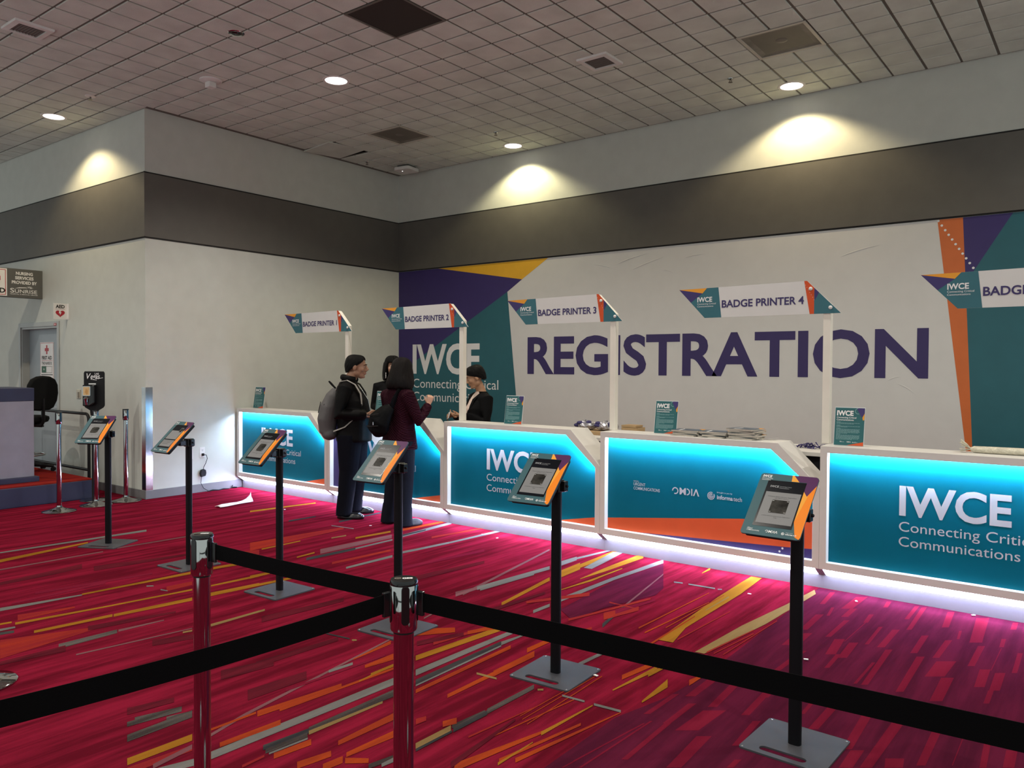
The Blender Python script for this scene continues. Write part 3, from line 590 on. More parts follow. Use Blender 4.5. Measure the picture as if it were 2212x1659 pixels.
# grid deck above the tiles, open over the pulled tile
hx0, hx1, hy0, hy1 = cell(*special['hole']); zt = HC + 0.010
for (p0, p1, q0, q1) in ((-18, hx0 + gm, -2.35, YB), (hx1 - gm, 4.08, -2.35, YB), (hx0 + gm, hx1 - gm, -2.35, hy0 + gm), (hx0 + gm, hx1 - gm, hy1 - gm, YB)):
    b.box(p0, p1, q0, q1, zt, zt + 0.004, 1)
b.box(hx0 - 0.05, hx1 + 0.05, hy0 - 0.05, hy1 + 0.05, HC + 0.6, HC + 0.61, 2)
for (p0, p1, q0, q1) in ((hx0 - 0.06, hx0 - 0.05, hy0 - .05, hy1 + .05), (hx1 + 0.05, hx1 + 0.06, hy0 - .05, hy1 + .05), (hx0 - .05, hx1 + .05, hy0 - 0.06, hy0 - 0.05), (hx0 - .05, hx1 + .05, hy1 + 0.05, hy1 + 0.06)):
    b.box(p0, p1, q0, q1, zt + 0.004, HC + 0.61, 2)
struct(obj('ceiling', b, [m_tile, m_tbar, m_reveal]))
# ---- door in the left wall
dr = MB(); dr.box(DX0 + 0.045, DX1 - 0.045, YC + 0.10, YC + 0.14, 0.0, DZ - 0.045); door = struct(obj('door_1', dr, m_door, bevel=0.002))
f = MB()
for (x0, x1, z0, z1) in ((DX0 - 0.05, DX0 + 0.015, 0, DZ + 0.05), (DX1 - 0.015, DX1 + 0.05, 0, DZ + 0.05), (DX0 + 0.015, DX1 - 0.015, DZ - 0.015, DZ + 0.05)): f.box(x0, x1, YC - 0.014, YC + 0.002, z0, z1)
for (x0, x1, z0, z1) in ((DX0, DX0 + 0.045, 0, DZ), (DX1 - 0.045, DX1, 0, DZ), (DX0 + 0.045, DX1 - 0.045, DZ - 0.045, DZ)): f.box(x0, x1, YC + 0.002, YC + 0.15, z0, z1)
obj('door_frame', f, m_frame, door, bevel=0.003)
h = MB(); h.cyl((DX1 - 0.13, YC + 0.10, 1.02), (DX1 - 0.13, YC + 0.055, 1.02), 0.012); h.cyl((DX1 - 0.135, YC + 0.06, 1.02), (DX1 - 0.25, YC + 0.055, 1.02), 0.009); h.lathe([(0.03, 0), (0.028, 0.006)], (DX1 - 0.13, YC + 0.094, 1.02), 24, 0, Vector((0, 1, 0)))
obj('door_handle', h, m_steel, door, smooth=40)
# ================================================================== CEILING FITTINGS
def downlight(loc, label, watt=SPOT_W, size=80, blend=0.25, col=(1.0, 0.80, 0.46)):
    t = thing('downlight', label, 'ceiling light', (loc[0], loc[1], HC), 0, 'round downlights in the tile ceiling')
    r = MB(); r.lathe([(0.118, 0.0), (0.118, -0.005), (0.140, -0.006), (0.146, 0.0)], n=40); obj('trim_ring', r, m_whitepl, t, smooth=40)
    r = MB(); r.lathe([(0.117, -0.001), (0.10, -0.0025), (0.001, -0.003)], n=40); obj('lens', r, m_lens, t, smooth=60)
    ld = bpy.data.lights.new('lamp', 'SPOT'); ld.energy = watt; ld.color = col; ld.spot_size = R(size); ld.spot_blend = blend; ld.shadow_soft_size = 0.03
    lo = bpy.data.objects.new('lamp', ld); COL.objects.link(lo); lo.parent = t; lo.location = (0, 0, -0.03)
    return t
downlight((-6.73, 5.623), 'round lit downlight in the middle of the ceiling, near no wall', 190, 145, 0.6, (1.0, 0.93, 0.82))
downlight((-10.514, 4.34), 'round lit downlight left of the wall corner, above the first aid door wall', 72, 128, 0.4)
downlight((-2.88, 8.70), 'round lit downlight by the back wall above the word REGISTRATION', 70, 128, 0.4)
downlight((-6.723, 8.74), 'round lit downlight by the back wall near the room corner', 70, 128, 0.4, (1.0, 0.88, 0.52))
for (x, y) in ((1.0, 8.70), (-2.88, 5.623), (1.0, 5.623), (-10.6, 1.6), (-6.73, 2.4), (-2.88, 2.4), (1.0, 2.4), (-6.73, -0.9), (-2.88, -0.9), (1.0, -0.9), (-10.6, -1.6)):  # unseen fill lamps, added on the downlight rows to raise the ambience
    downlight((x, y), 'unseen downlight added to the ceiling as fill light', 150, 145, 0.6, (1.0, 0.93, 0.82))
def diffuser(key, label):
    x0, x1, y0, y1 = cell(*special[key]); t = thing('air_diffuser', label, 'air vent', ((x0 + x1) / 2, (y0 + y1) / 2, HC), 0, 'square air diffusers in the ceiling')
    s = PIT / 2; f = MB()
    for (a, c, d, e) in ((-s, s, -s, -s + 0.03), (-s, s, s - 0.03, s), (-s, -s + 0.03, -s + 0.03, s - 0.03), (s - 0.03, s, -s + 0.03, s - 0.03)): f.box(a, c, d, e, -0.004, 0.006)
    obj('frame', f, mat('diffuser_frame', (0.5, 0.48, 0.42), 0.5), t, bevel=0.002)
    p = MB(); q = s - 0.03; r = 0.14
    n = 8; p.add([(-q, -q, 0.004), (q, -q, 0.004), (q, q, 0.004), (-q, q, 0.004), (-r, -r, 0.02), (r, -r, 0.02), (r, r, 0.02), (-r, r, 0.02)], [(1, 0, 4, 5), (2, 1, 5, 6), (3, 2, 6, 7), (0, 3, 7, 4), (7, 6, 5, 4)])
    obj('face_panel', p, mat('diffuser_face', (0.20, 0.195, 0.165), 0.7, var=0.25, vscale=5), t)
    k = MB(); k.lathe([(0.055, 0.018), (0.055, 0.008), (0.035, 0.002), (0.001, 0.001)], n=24); obj('damper_knob', k, mat('diffuser_knob', (0.16, 0.15, 0.13), 0.6), t, smooth=40)
    return t
diffuser('diffR', 'dusty square air diffuser beside the downlight above REGISTRATION'); diffuser('diffL', 'grey square air diffuser near the room corner')
x0, x1, y0, y1 = cell(*special['return']); t = thing('return_grille', 'large dark brown square return grille at the top edge of the ceiling', 'air vent', ((x0 + x1) / 2, (y0 + y1) / 2, HC))
s = PIT / 2; f = MB()
for (a, c, d, e) in ((-s, s, -s, -s + 0.02), (-s, s, s - 0.02, s), (-s, -s + 0.02, -s + 0.02, s - 0.02), (s - 0.02, s, -s + 0.02, s - 0.02)): f.box(a, c, d, e, -0.002, 0.006)
obj('frame', f, m_tbar, t)
f = MB(); f.box(-s + 0.02, s - 0.02, -s + 0.02, s - 0.02, 0.002, 0.006); obj('panel', f, mat('return_brown', (0.022, 0.015, 0.011), 0.8), t)
def speaker(x, y, s, label):
    t = thing('ceiling_vent', label, 'air vent', (x, y, HC), 0, 'small white framed ceiling vents'); f = MB(); i = s * 0.70
    outer = [(-s, -s), (s, -s), (s, s), (-s, s)]; inner = [(-i, -i), (i, -i), (i, i), (-i, i)]
    vs = [(a, c, 0.004) for a, c in outer] + [(a * 0.98, c * 0.98, -0.020) for a, c in outer] + [(a, c, -0.024) for a, c in inner] + [(a, c, -0.008) for a, c in inner]
    fs = [];
    for k in range(4):
        k2 = (k + 1) % 4
        for l in range(3): fs.append((l * 4 + k2, l * 4 + k, l * 4 + 4 + k, l * 4 + 4 + k2))
    f.add(vs, fs); obj('frame', f, m_whitepl, t)
    g = MB(); g.box(-i, i, -i, i, -0.010, -0.006)
    for k in range(9): a = -i + (k + 0.5) * 2 * i / 9; g.box(-i, i, a - 0.006, a + 0.006, -0.015, -0.010)
    obj('grille', g, mat('vent_grille', (0.15, 0.135, 0.125), 0.6), t)
speaker(-7.96, 3.07, 0.165, 'small white framed vent at the top left of the ceiling'); speaker(-4.18, 6.85, 0.172, 'small white framed vent in the right half of the ceiling')
# displaced tile
t = obj('ceiling_tile', MB().box(-0.309, 0.309, -0.309, 0.309, 0, 0.015), m_tile, None, ((hx0 + hx1) / 2 - 0.005, (hy0 + hy1) / 2 - 0.04, HC - 0.004), rot=(R(2.2), R(-1.2), R(-5)), bevel=0.004)
tag(t, 'ceiling tile hanging askew beside a black gap near the corner', 'ceiling tile')
# smoke detector, access point, dome, sprinklers
t = thing('smoke_detector', 'white round detector with a square sensor on the ceiling', 'detector', (-7.806, 4.806, HC))
obj('base', MB().lathe([(0.115, 0.0), (0.115, -0.012), (0.09, -0.024), (0.001, -0.026)], n=36), m_whitepl, t, smooth=40)
obj('sensor', MB().box(-0.045, 0.045, -0.045, 0.045, -0.085, -0.024), m_whitepl, t, bevel=0.012)
t = thing('wireless_access_point', 'white rounded square access point on the ceiling in the room corner', 'access point', (-8.72, 8.66, HC), R(8))
fr = Fr((0, 0, -0.03), (1, 0, 0), (0, -1, 0))
obj('housing', MB().prism(rrect(-0.15, 0.15, -0.15, 0.15, 0.06), fr, 0, 0.05), m_whitepl, t, bevel=0.012)
obj('mount', MB().box(-0.10, 0.10, -0.10, 0.10, -0.03, 0.0), mat('grey_bracket', (0.10, 0.095, 0.09), 0.6), t)
obj('status_light', MB().lathe([(0.008, -0.0835), (0.001, -0.085)], (-0.04, -0.05, 0), 12), mat('status_led', (0.9, 0.9, 0.9), emit=(1, 1, 1), estr=2), t)
t = thing('camera_dome', 'small dark dome in a chrome ring on the ceiling', 'camera', (-6.526, 4.277, HC))
obj('ring', MB().lathe([(0.045, 0), (0.045, -0.004), (0.068, -0.006), (0.075, 0)], n=32), m_chrome, t, smooth=40); obj('lens', MB().lathe([(0.045, -0.003), (0.03, -0.012), (0.001, -0.016)], n=24), m_blackgl, t, smooth=60)
def sprinkler(x, y, label, plate=False):
    t = thing('fire_sprinkler', label, 'sprinkler', (x, y, HC), 0, 'fire sprinklers on the ceiling')
    obj('escutcheon', MB().lathe([(0.058 if plate else 0.032, 0), (0.055 if plate else 0.03, -0.006), (0.018, -0.010), (0.001, -0.011)], n=24), m_whitepl if plate else m_chrome, t, smooth=40)
    s = MB(); s.cyl((0, 0, -0.006), (0, 0, -0.018), 0.009, n=12); s.tube([(-0.008, 0, -0.016), (-0.013, 0, -0.026), (0, 0, -0.037)], 0.003, 8); s.tube([(0.008, 0, -0.016), (0.013, 0, -0.026), (0, 0, -0.037)], 0.003, 8)
    s.lathe([(0.022, -0.038), (0.023, -0.040), (0.001, -0.041)], n=16); obj('head', s, mat('sprinkler_metal', (0.12, 0.10, 0.08), 0.35, 0.8), t, smooth=40)
sprinkler(-3.324, 8.094, 'dark fire sprinkler left of the downlight above REGISTRATION'); sprinkler(-9.38, 4.266, 'fire sprinkler with a white ring near the left downlight', True)
sprinkler(-6.524, 8.108, 'fire sprinkler just above the downlight near the room corner'); sprinkler(-9.016, 8.126, 'fire sprinkler between the askew tile and the access point')
# ================================================================== WALL GRAPHIC
t = thing('wall_banner', 'huge printed REGISTRATION wall graphic on the back wall', 'banner', (0, 0, 0))
fr = Fr((0, YB - 0.004, 0), (1, 0, 0), (0, 0, 1)); xl, xr, zt_ = X0 + 0.016, 3.9, ZB - 0.006
b = MB(); b.prism([(xl, 0.11), (xr, 0.11), (xr, zt_), (xl, zt_)], fr, -0.003, 0.0, 0)
b.flat([(xl, 0.11), (-6.77, 0.11), (-6.895, 1.23), (-6.95, 1.711), (-7.062, 2.715), (-9.289, 1.509), (xl, 1.50)], fr, 0.0008, 1)
b.flat([(xl, 1.50), (-9.289, 1.509), (-7.062, 2.715), (-6.798, 2.879), (-8.269, 3.135), (-8.42, zt_), (xl, zt_)], fr, 0.0008, 2)
b.flat([(-8.42, zt_), (-6.798, 2.879), (-6.345, zt_)], fr, 0.0010, 3)
def orr(z): return -1.274 + 0.0504 * (3.147 - z)
b.flat([(-1.503, zt_), (-1.127, 0.11), (orr(0.11), 0.11), (-1.274, zt_)], fr, 0.0008, 4)
b.flat([(-1.274, zt_), (orr(2.49), 2.49), (-0.847, zt_)], fr, 0.0008, 2)
b.flat([(-0.847, zt_), (orr(2.49), 2.49), (orr(0.11), 0.11), (xr, 0.11), (xr, zt_)], fr, 0.0008, 1)
for k in range(11): b.disc((-1.494 + 0.318 * k / 10, 3.136 - 0.50 * k / 10), 0.012, fr, 0.0016, 5)
fold = mat('vinyl_crease', (0.62, 0.615, 0.60), 0.5)
obj('printed_field', b, [m_print_w, m_teal, m_purple, m_yellow, m_orange, m_letter], t)
b = MB(); b.text('REGISTRATION', fr, -6.692, 1.527, 0.522, 5.128, 0.002, 0, 0.026); obj('registration_lettering', b, m_ink, t)
b = MB(); b.text('IWCE', fr, -8.976, 1.510, 0.465, 1.400, 0.002, 0, 0.028); b.text('Connecting Critical', fr, -8.963, 1.290, 0.140, 1.742, 0.002, 0, -0.001)
b.text('Communications', fr, -8.963, 1.082, 0.140, 1.742 * 0.865, 0.002, 0, -0.001); obj('logo_lettering', b, m_letter, t)
# soft creases in the vinyl
for (px, pz, dx, dz, r) in ((-5.25, 2.98, 0.45, 0.10, 0.006), (-5.05, 2.88, 0.5, 0.14, 0.005), (-4.3, 2.98, 0.28, 0.03, 0.005), (-2.45, 2.85, 0.4, 0.09, 0.006), (-4.6, 2.86, 0.16, -0.05, 0.004), (-1.85, 1.47, 0.16, -0.10, 0.005), (-1.95, 1.50, 0.12, 0.04, 0.005), (-1.65, 1.86, 0.10, -0.10, 0.004), (-5.6, 3.0, 0.3, -0.08, 0.005)):
    pts = [(px + dx * s, YB - 0.0045, pz + dz * s + 0.012 * math.sin(3 * s)) for s in (0, .2, .4, .6, .8, 1)]
    b = MB(); b.tube(pts, [0.0008, r, r * 1.2, r, r * 0.7, 0.0008], 8, 0, 0.25, up=(0, 1, 0))
    obj('vinyl_crease', b, fold, t, smooth=80)
# ================================================================== LEFT: FIRST AID WALL
t = thing('corner_guard', 'tall stainless steel guard wrapped round the wall corner', 'corner guard', (X0, YC, 0)); g = MB()
g.box(-0.092, 0.0025, -0.0025, 0.0, 0.106, 1.355); g.box(0.0, 0.0025, 0.0, 0.085, 0.106, 1.355); obj('steel_angle', g, mat('mirror_steel', (0.80, 0.80, 0.82), 0.16, 1.0, var=0.06, stretch=(8, 8, 0.6), vscale=4), t)
t = thing('first_aid_poster', 'white first aid notice with a red cross on the door', 'notice', (0, 0, 0)); fr = Fr((0, YC + 0.097, 0), (1, 0, 0), (0, 0, 1)); b = MB()
xa, xb, za, zb_ = -12.50, -12.06, 1.34, 1.945; xm = (xa + xb) / 2
b.prism([(xa, za), (xb, za), (xb, zb_), (xa, zb_)], fr, -0.003, 0.003, 0)
def outline(b, x0, x1, z0, z1, w, fr, off, mi):
    for p in ([(x0, z0), (x1, z0), (x1, z0 + w), (x0, z0 + w)], [(x0, z1 - w), (x1, z1 - w), (x1, z1), (x0, z1)], [(x0, z0 + w), (x0 + w, z0 + w), (x0 + w, z1 - w), (x0, z1 - w)], [(x1 - w, z0 + w), (x1, z0 + w), (x1, z1 - w), (x1 - w, z1 - w)]): b.flat(p, fr, off, mi)
outline(b, xa + .008, xb - .008, za + .008, zb_ - .008, 0.006, fr, 0.0036, 1)
def cross(b, cx, cz, s, w, fr, off, mi):
    b.flat([(cx - w, cz - s), (cx + w, cz - s), (cx + w, cz + s), (cx - w, cz + s)], fr, off, mi); b.flat([(cx - s, cz - w), (cx - w, cz - w), (cx - w, cz + w), (cx - s, cz + w)], fr, off, mi); b.flat([(cx + w, cz - w), (cx + s, cz - w), (cx + s, cz + w), (cx + w, cz + w)], fr, off, mi)
cross(b, xm, 1.838, 0.065, 0.022, fr, 0.0036, 1)
b.text('FIRST AID', fr, xm, 1.695, 0.052, 0.33, 0.0036, 2, 0.03, 'C'); b.flat([(xa + .05, 1.677), (xb - .05, 1.677), (xb - .05, 1.683), (xa + .05, 1.683)], fr, 0.0036, 1)
b.text('THE NURSE IS:', fr, xm, 1.622, 0.040, 0.33, 0.0036, 2, 0.02, 'C')
b.flat([(xa + .05, 1.51), (xa + .20, 1.51), (xa + .20, 1.595), (xa + .05, 1.595)], fr, 0.0036, 3); b.text('IN', fr, xa + .125, 1.54, 0.028, None, 0.0044, 0, 0.02, 'C')
outline(b, xa + .05, xb - .05, 1.505, 1.60, 0.004, fr, 0.005, 2)
b.flat([(xa + .03, 1.472), (xb - .03, 1.472), (xb - .03, 1.482), (xa + .03, 1.482)], fr, 0.0036, 2)
for k, dx in enumerate((-0.08, 0.07)): b.flat([(xm + dx - .055, 1.385), (xm + dx + .055, 1.385), (xm + dx + .05, 1.40), (xm + dx, 1.425), (xm + dx - .05, 1.40)], fr, 0.0036, 4)
obj('board', b, [m_paper, m_red, m_reveal, m_green, mat('faint_print', (0.55, 0.55, 0.55), 0.6)], t)
# projecting signs (faces look along +x)
t = thing('nursing_sign', 'grey and white box sign NURSING SERVICES projecting high on the left wall', 'sign', (-12.17, 0, 0)); fr = Fr((0, 0, 0), (0, 1, 0), (0, 0, 1))
b = MB(); b.prism([(3.55, 2.553), (YC, 2.553), (YC, 2.952), (3.55, 2.952)], fr, -0.10, 0.0, 0); obj('sign_box', b, m_signgrey, t, bevel=0.003)
b = MB(); b.prism([(3.57, 2.566), (4.405, 2.566), (4.405, 2.942), (3.57, 2.942)], fr, 0.0005, 0.004, 0); outline(b, 3.585, 4.39, 2.58, 2.928, 0.008, fr, 0.0046, 1)
cross(b, 4.0, 2.80, 0.085, 0.03, fr, 0.0046, 1); b.flat([(4.28, 2.775), (4.325, 2.775), (4.325, 2.835), (4.28, 2.835)], fr, 0.0046, 1)
b.text('FIRST AID', fr, 4.383, 2.605, 0.068, 0.43, 0.0046, 2, 0.035, 'R'); obj('first_aid_panel', b, [m_paper, m_red, m_reveal], t)
b = MB()
for s, z, w in (('NURSING', 2.868, 0.215), ('SERVICES', 2.805, 0.235), ('PROVIDED BY', 2.742, 0.32)): b.text(s, fr, 4.625, z, 0.043, w, 0.0016, 0, 0.035, 'C')
b.text('S', fr, 4.445, 2.618, 0.062, 0.05, 0.0016, 0, 0.008); b.text('UNRISE', fr, 4.502, 2.618, 0.048, 0.285, 0.0016, 0, 0.006)
b.text('HOSPITAL & MEDICAL CENTER', fr, 4.445, 2.592, 0.014, 0.35, 0.0016, 0, 0.01)
b.flat([(4.50, 2.678), (4.56, 2.696), (4.64, 2.700), (4.73, 2.684), (4.64, 2.690), (4.56, 2.684)], fr, 0.0016, 0)
for k in range(7):
    a = R(10 + 160 * k / 6); b.flat([(4.69 + .010 * math.cos(a - .5), 2.690 + .010 * math.sin(a - .5)), (4.69 + .05 * math.cos(a), 2.690 + .036 * math.sin(a)), (4.69 + .010 * math.cos(a + .5), 2.690 + .010 * math.sin(a + .5))], fr, 0.0016, 0)
obj('lettering', b, m_letter, t)
t = thing('defibrillator_sign', 'small white AED sign with a red heart above the door', 'sign', (-11.385, 0, 0)); b = MB(); b.prism([(4.682, 2.238), (YC, 2.238), (YC, 2.452), (4.682, 2.452)], fr, -0.006, 0.0, 0); obj('panel', b, m_paper, t)
b = MB(); b.box(0.0, 0.045, YC - 0.006, YC, 2.238, 2.452); b.cyl((0.030, YC - 0.006, 2.43), (0.030, YC - 0.009, 2.43), 0.006, n=10); b.cyl((0.030, YC - 0.006, 2.26), (0.030, YC - 0.009, 2.26), 0.006, n=10); obj('mounting_flange', b, m_paper, t)
b = MB(); b.text('AED', fr, 4.765, 2.386, 0.046, 0.115, 0.0012, 0, 0.035, 'C')
b.flat([(4.705, 2.372), (4.825, 2.372), (4.825, 2.3745), (4.705, 2.3745)], fr, 0.0012, 1); H = []
for k in range(40):
    a = 2 * math.pi * k / 40; H.append((4.765 + 0.0037 * 16 * math.sin(a) ** 3, 2.316 + 0.0032 * (13 * math.cos(a) - 5 * math.cos(2 * a) - 2 * math.cos(3 * a) - math.cos(4 * a))))
b.flat(H[::-1], fr, 0.0012, 1); b.flat([(4.752, 2.352), (4.775, 2.352), (4.766, 2.332), (4.782, 2.332), (4.758, 2.285), (4.764, 2.315), (4.748, 2.315)], fr, 0.0018, 2)
obj('lettering', b, [m_reveal, m_red, m_paper], t)
t = obj('warning_sticker', MB().box(-11.77, -11.70, YC - 0.018, YC - 0.0145, 2.165, 2.20).box(-11.748, -11.722, YC - 0.0186, YC - 0.018, 2.174, 2.190, 1), [m_red, m_paper]); tag(t, 'tiny red sticker on the door frame below the AED sign', 'sticker')
t = thing('wall_switch', 'small beige switch box on the wall right of the chair', 'switch', (-11.06, YC, 1.23)); obj('plate', MB().box(-0.055, 0.055, -0.012, 0, -0.06, 0.06), mat('beige_plastic', (0.5, 0.46, 0.38), 0.5), t, bevel=0.003); obj('slider', MB().box(0.005, 0.035, -0.03, -0.012, -0.045, 0.03), mat('beige_plastic_dark', (0.3, 0.28, 0.24), 0.5), t, bevel=0.003)
# platform, desk, rail
t = thing('platform', 'low navy platform with a red carpeted top under the drafting chair', 'platform', (0, 0, 0)); b = MB(); b.box(-13.6, -9.87, 1.8, 4.52, 0, 0.225); obj('fascia', b, m_navy, t, bevel=0.006)
b = MB(); b.box(-13.59, -9.89, 1.81, 4.51, 0.225, 0.237); obj('carpet_top', b, CARP['r'], t)
t = thing('reception_desk', 'grey desk with a navy top band at the left edge', 'desk', (0, 0, 0.237)); obj('body', MB().box(-10.95, -10.20, 2.3, 3.968, 0.06, 0.955), m_greylav, t, bevel=0.003)
obj('top_band', MB().box(-10.955, -10.195, 2.295, 3.972, 0.955, 1.108), m_navy, t, bevel=0.004); obj('plinth', MB().box(-10.98, -10.15, 2.25, 4.005, 0, 0.06), m_navy, t, bevel=0.004)
t = thing('hand_rail', 'black tubular guard rail standing in front of the left wall behind the chair', 'rail', (0, 0, 0)); p = []
for k in range(7): a = R(90 - 90 * k / 6); p.append((-10.42 + 0.08 * math.cos(a), 4.66, 0.92 + 0.08 * math.sin(a)))
obj('top_bar', MB().tube([(-12.3, 4.66, 1.0), (-11.0, 4.66, 1.0)] + p + [(-10.34, 4.66, 0.0)], 0.019, 12), m_black, t, smooth=50)
obj('lower_bar', MB().tube([(-12.3, 4.66, 0.29), (-10.34, 4.66, 0.29)], 0.019, 12), m_black, t, smooth=50); obj('post', MB().cyl((-12.3, 4.66, 0.0), (-12.3, 4.66, 1.0), 0.019), m_black, t, smooth=50)
# outlets on the side wall
def outlet(y, z, label, plug):
    t = thing('wall_outlet', label, 'outlet', (X0, y, z), 0, 'outlets low on the side wall'); obj('plate', MB().box(0, 0.006, -0.038, 0.038, -0.066, 0.066), m_whitepl, t, bevel=0.003)
    b = MB()
    for dz in (0.028, -0.028):
        b.box(0.006, 0.0075, -0.018, 0.018, dz - 0.018, dz + 0.018, 0)
        for dy in (-0.007, 0.007): b.box(0.0075, 0.008, dy - 0.0018, dy + 0.0018, dz - 0.004, dz + 0.007, 1)
        b.box(0.0075, 0.008, -0.003, 0.003, dz - 0.013, dz - 0.008, 1)
    obj('receptacle', b, [m_whitepl, m_reveal], t)
outlet(5.597, 0.51, 'white wall outlet with a plug in it above the hanging adapter', True); outlet(5.43, 0.50, 'white wall outlet half hidden behind the second tablet stand', False)
t = thing('power_adapter', 'black power adapter hanging by its cord from the outlet', 'adapter', (0, 0, 0)); fr = Fr((X0 + 0.013, 5.59, 0.243), (0, 1, 0), (0, 0, 1))
obj('body', MB().prism([(-0.03, -0.045), (0.03, -0.035), (0.04, 0.0), (0.035, 0.04), (0.005, 0.055), (-0.03, 0.045), (-0.042, 0.0)], fr, 0, 0.035), m_black, t, bevel=0.006)
obj('cord', MB().tube([(X0 + 0.02, 5.60, 0.48), (X0 + 0.045, 5.63, 0.475), (X0 + 0.04, 5.645, 0.43), (X0 + 0.03, 5.63, 0.37), (X0 + 0.03, 5.60, 0.32), (X0 + 0.03, 5.597, 0.288)], 0.004, 8), m_black, t, smooth=60)
obj('lower_cord', MB().tube([(X0 + 0.03, 5.57, 0.20), (X0 + 0.022, 5.565, 0.12), (X0 + 0.03, 5.60, 0.05), (X0 + 0.05, 5.66, 0.008)], 0.0035, 8), m_black, t, smooth=60)
obj('plug', MB().box(X0 + 0.0085, X0 + 0.03, 5.585, 5.612, 0.465, 0.497), m_black, t, bevel=0.003)
t = obj('power_cable', MB().tube([(X0 + 0.05, 5.64, 0.006), (X0 + 0.035, 5.72, 0.012), (X0 + 0.06, 5.80, 0.006), (X0 + 0.03, 5.88, 0.010), (X0 + 0.05, 5.95, 0.006)], [0.006, 0.010, 0.007, 0.009, 0.004], 8), m_black, smooth=60); tag(t, 'bit of black cable lying at the foot of the side wall', 'cable')
t = obj('cable_end', MB().tube([(X0 + 0.07, 6.055, 0.012), (X0 + 0.03, 6.03, 0.012), (X0 + 0.04, 6.00, 0.02), (X0 + 0.025, 6.02, 0.04)], [0.008, 0.011, 0.009, 0.005], 8), m_black, smooth=60); tag(t, 'black cord end on the floor at the corner of the leftmost counter', 'cable')
# ================================================================== COUNTERS
CW = 1.885; CL = [-9.268, -7.380, -5.493, -3.607, -1.722]
OUT = [(0, 0.158), (CW, 0.158), (CW, 0.755), (CW - 0.312, LEDGE), (0, LEDGE)]
INN = [(0.052, 0.212), (CW - 0.05, 0.212), (CW - 0.05, 0.738), (CW - 0.368, 1.011), (0.052, 1.011)]
DEPTH, REC = 0.285, 0.06
BIG = [(0.052, 0.212), (CW - 0.05, 0.212), (CW - 0.05, 0.7485), (CW - 0.3585, 1.0275), (0.052, 1.0275)]   # cavity with a hidden light pocket above
LIP = 0.010
def shell_mesh():
    b = MB(); n = 5
    vs = [(x, 0, z) for x, z in OUT] + [(x, 0, z) for x, z in INN] + [(x, LIP, z) for x, z in INN] + [(x, LIP, z) for x, z in BIG] + [(x, REC, z) for x, z in BIG] + [(x, DEPTH, z) for x, z in OUT]; fs = []
    for k in range(n):
        q = (k + 1) % n; fs += [(l * n + k, l * n + q, (l + 1) * n + q, (l + 1) * n + k) for l in range(4)]; fs.append((q, k, 5 * n + k, 5 * n + q))
    fs.append((5 * n + 4, 5 * n + 3, 5 * n + 2, 5 * n + 1, 5 * n)); b.add(vs, fs)
    b.prism(BIG, XZ, -REC - 0.03, -REC - 0.008, 0)                # back board behind the recess
    return b
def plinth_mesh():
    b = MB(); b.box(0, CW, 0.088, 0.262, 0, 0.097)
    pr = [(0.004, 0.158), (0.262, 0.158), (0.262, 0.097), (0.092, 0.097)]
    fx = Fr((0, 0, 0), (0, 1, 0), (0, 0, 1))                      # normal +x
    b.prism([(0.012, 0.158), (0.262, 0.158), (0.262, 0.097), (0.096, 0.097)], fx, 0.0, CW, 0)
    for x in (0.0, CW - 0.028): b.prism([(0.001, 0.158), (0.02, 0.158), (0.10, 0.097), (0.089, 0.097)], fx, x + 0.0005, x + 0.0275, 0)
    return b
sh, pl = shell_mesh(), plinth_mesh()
te = MB(); fx = Fr((0, 0, 0), (0, 1, 0), (0, 0, 1)); te.prism([(0.003, 0.157), (0.012, 0.157), (0.096, 0.098), (0.090, 0.097)], fx, 0.030, CW - 0.030, 0)
le = MB()
le.box(INN[0][0] + 0.01, INN[3][0] - 0.004, 0.013, 0.027, 1.0185, 1.0245)
a, c = Vector((BIG[3][0], 0, BIG[3][1])), Vector((BIG[2][0], 0, BIG[2][1])); d = (c - a).normalized(); nn = Vector((-d.z, 0, d.x)); nn = -nn if nn.z > 0 else nn
p = [a + d * 0.014 + nn * 0.003, c - d * 0.014 + nn * 0.003, c - d * 0.014 + nn * 0.008, a + d * 0.014 + nn * 0.008]
le.add([Vector((q.x, y, q.z)) for y in (0.013, 0.027) for q in p], [(0, 1, 2, 3), (7, 6, 5, 4), (0, 4, 5, 1), (1, 5, 6, 2), (2, 6, 7, 3), (3, 7, 4, 0)])
def logo(b, fr, x, base, w, off, mi):
    """IWCE wordmark with its two-line tagline; w = width of the wordmark"""
    s = w / 0.664
    b.text('IWCE', fr, x, base, 0.207 * s, w, off, mi, 0.028); b.text('Connecting Critical', fr, x, base - 0.108 * s, 0.066 * s, 0.826 * s, off, mi, -0.001); b.text('Communications', fr, x, base - 0.212 * s, 0.066 * s, 0.826 * s * 0.865, off, mi, -0.001)
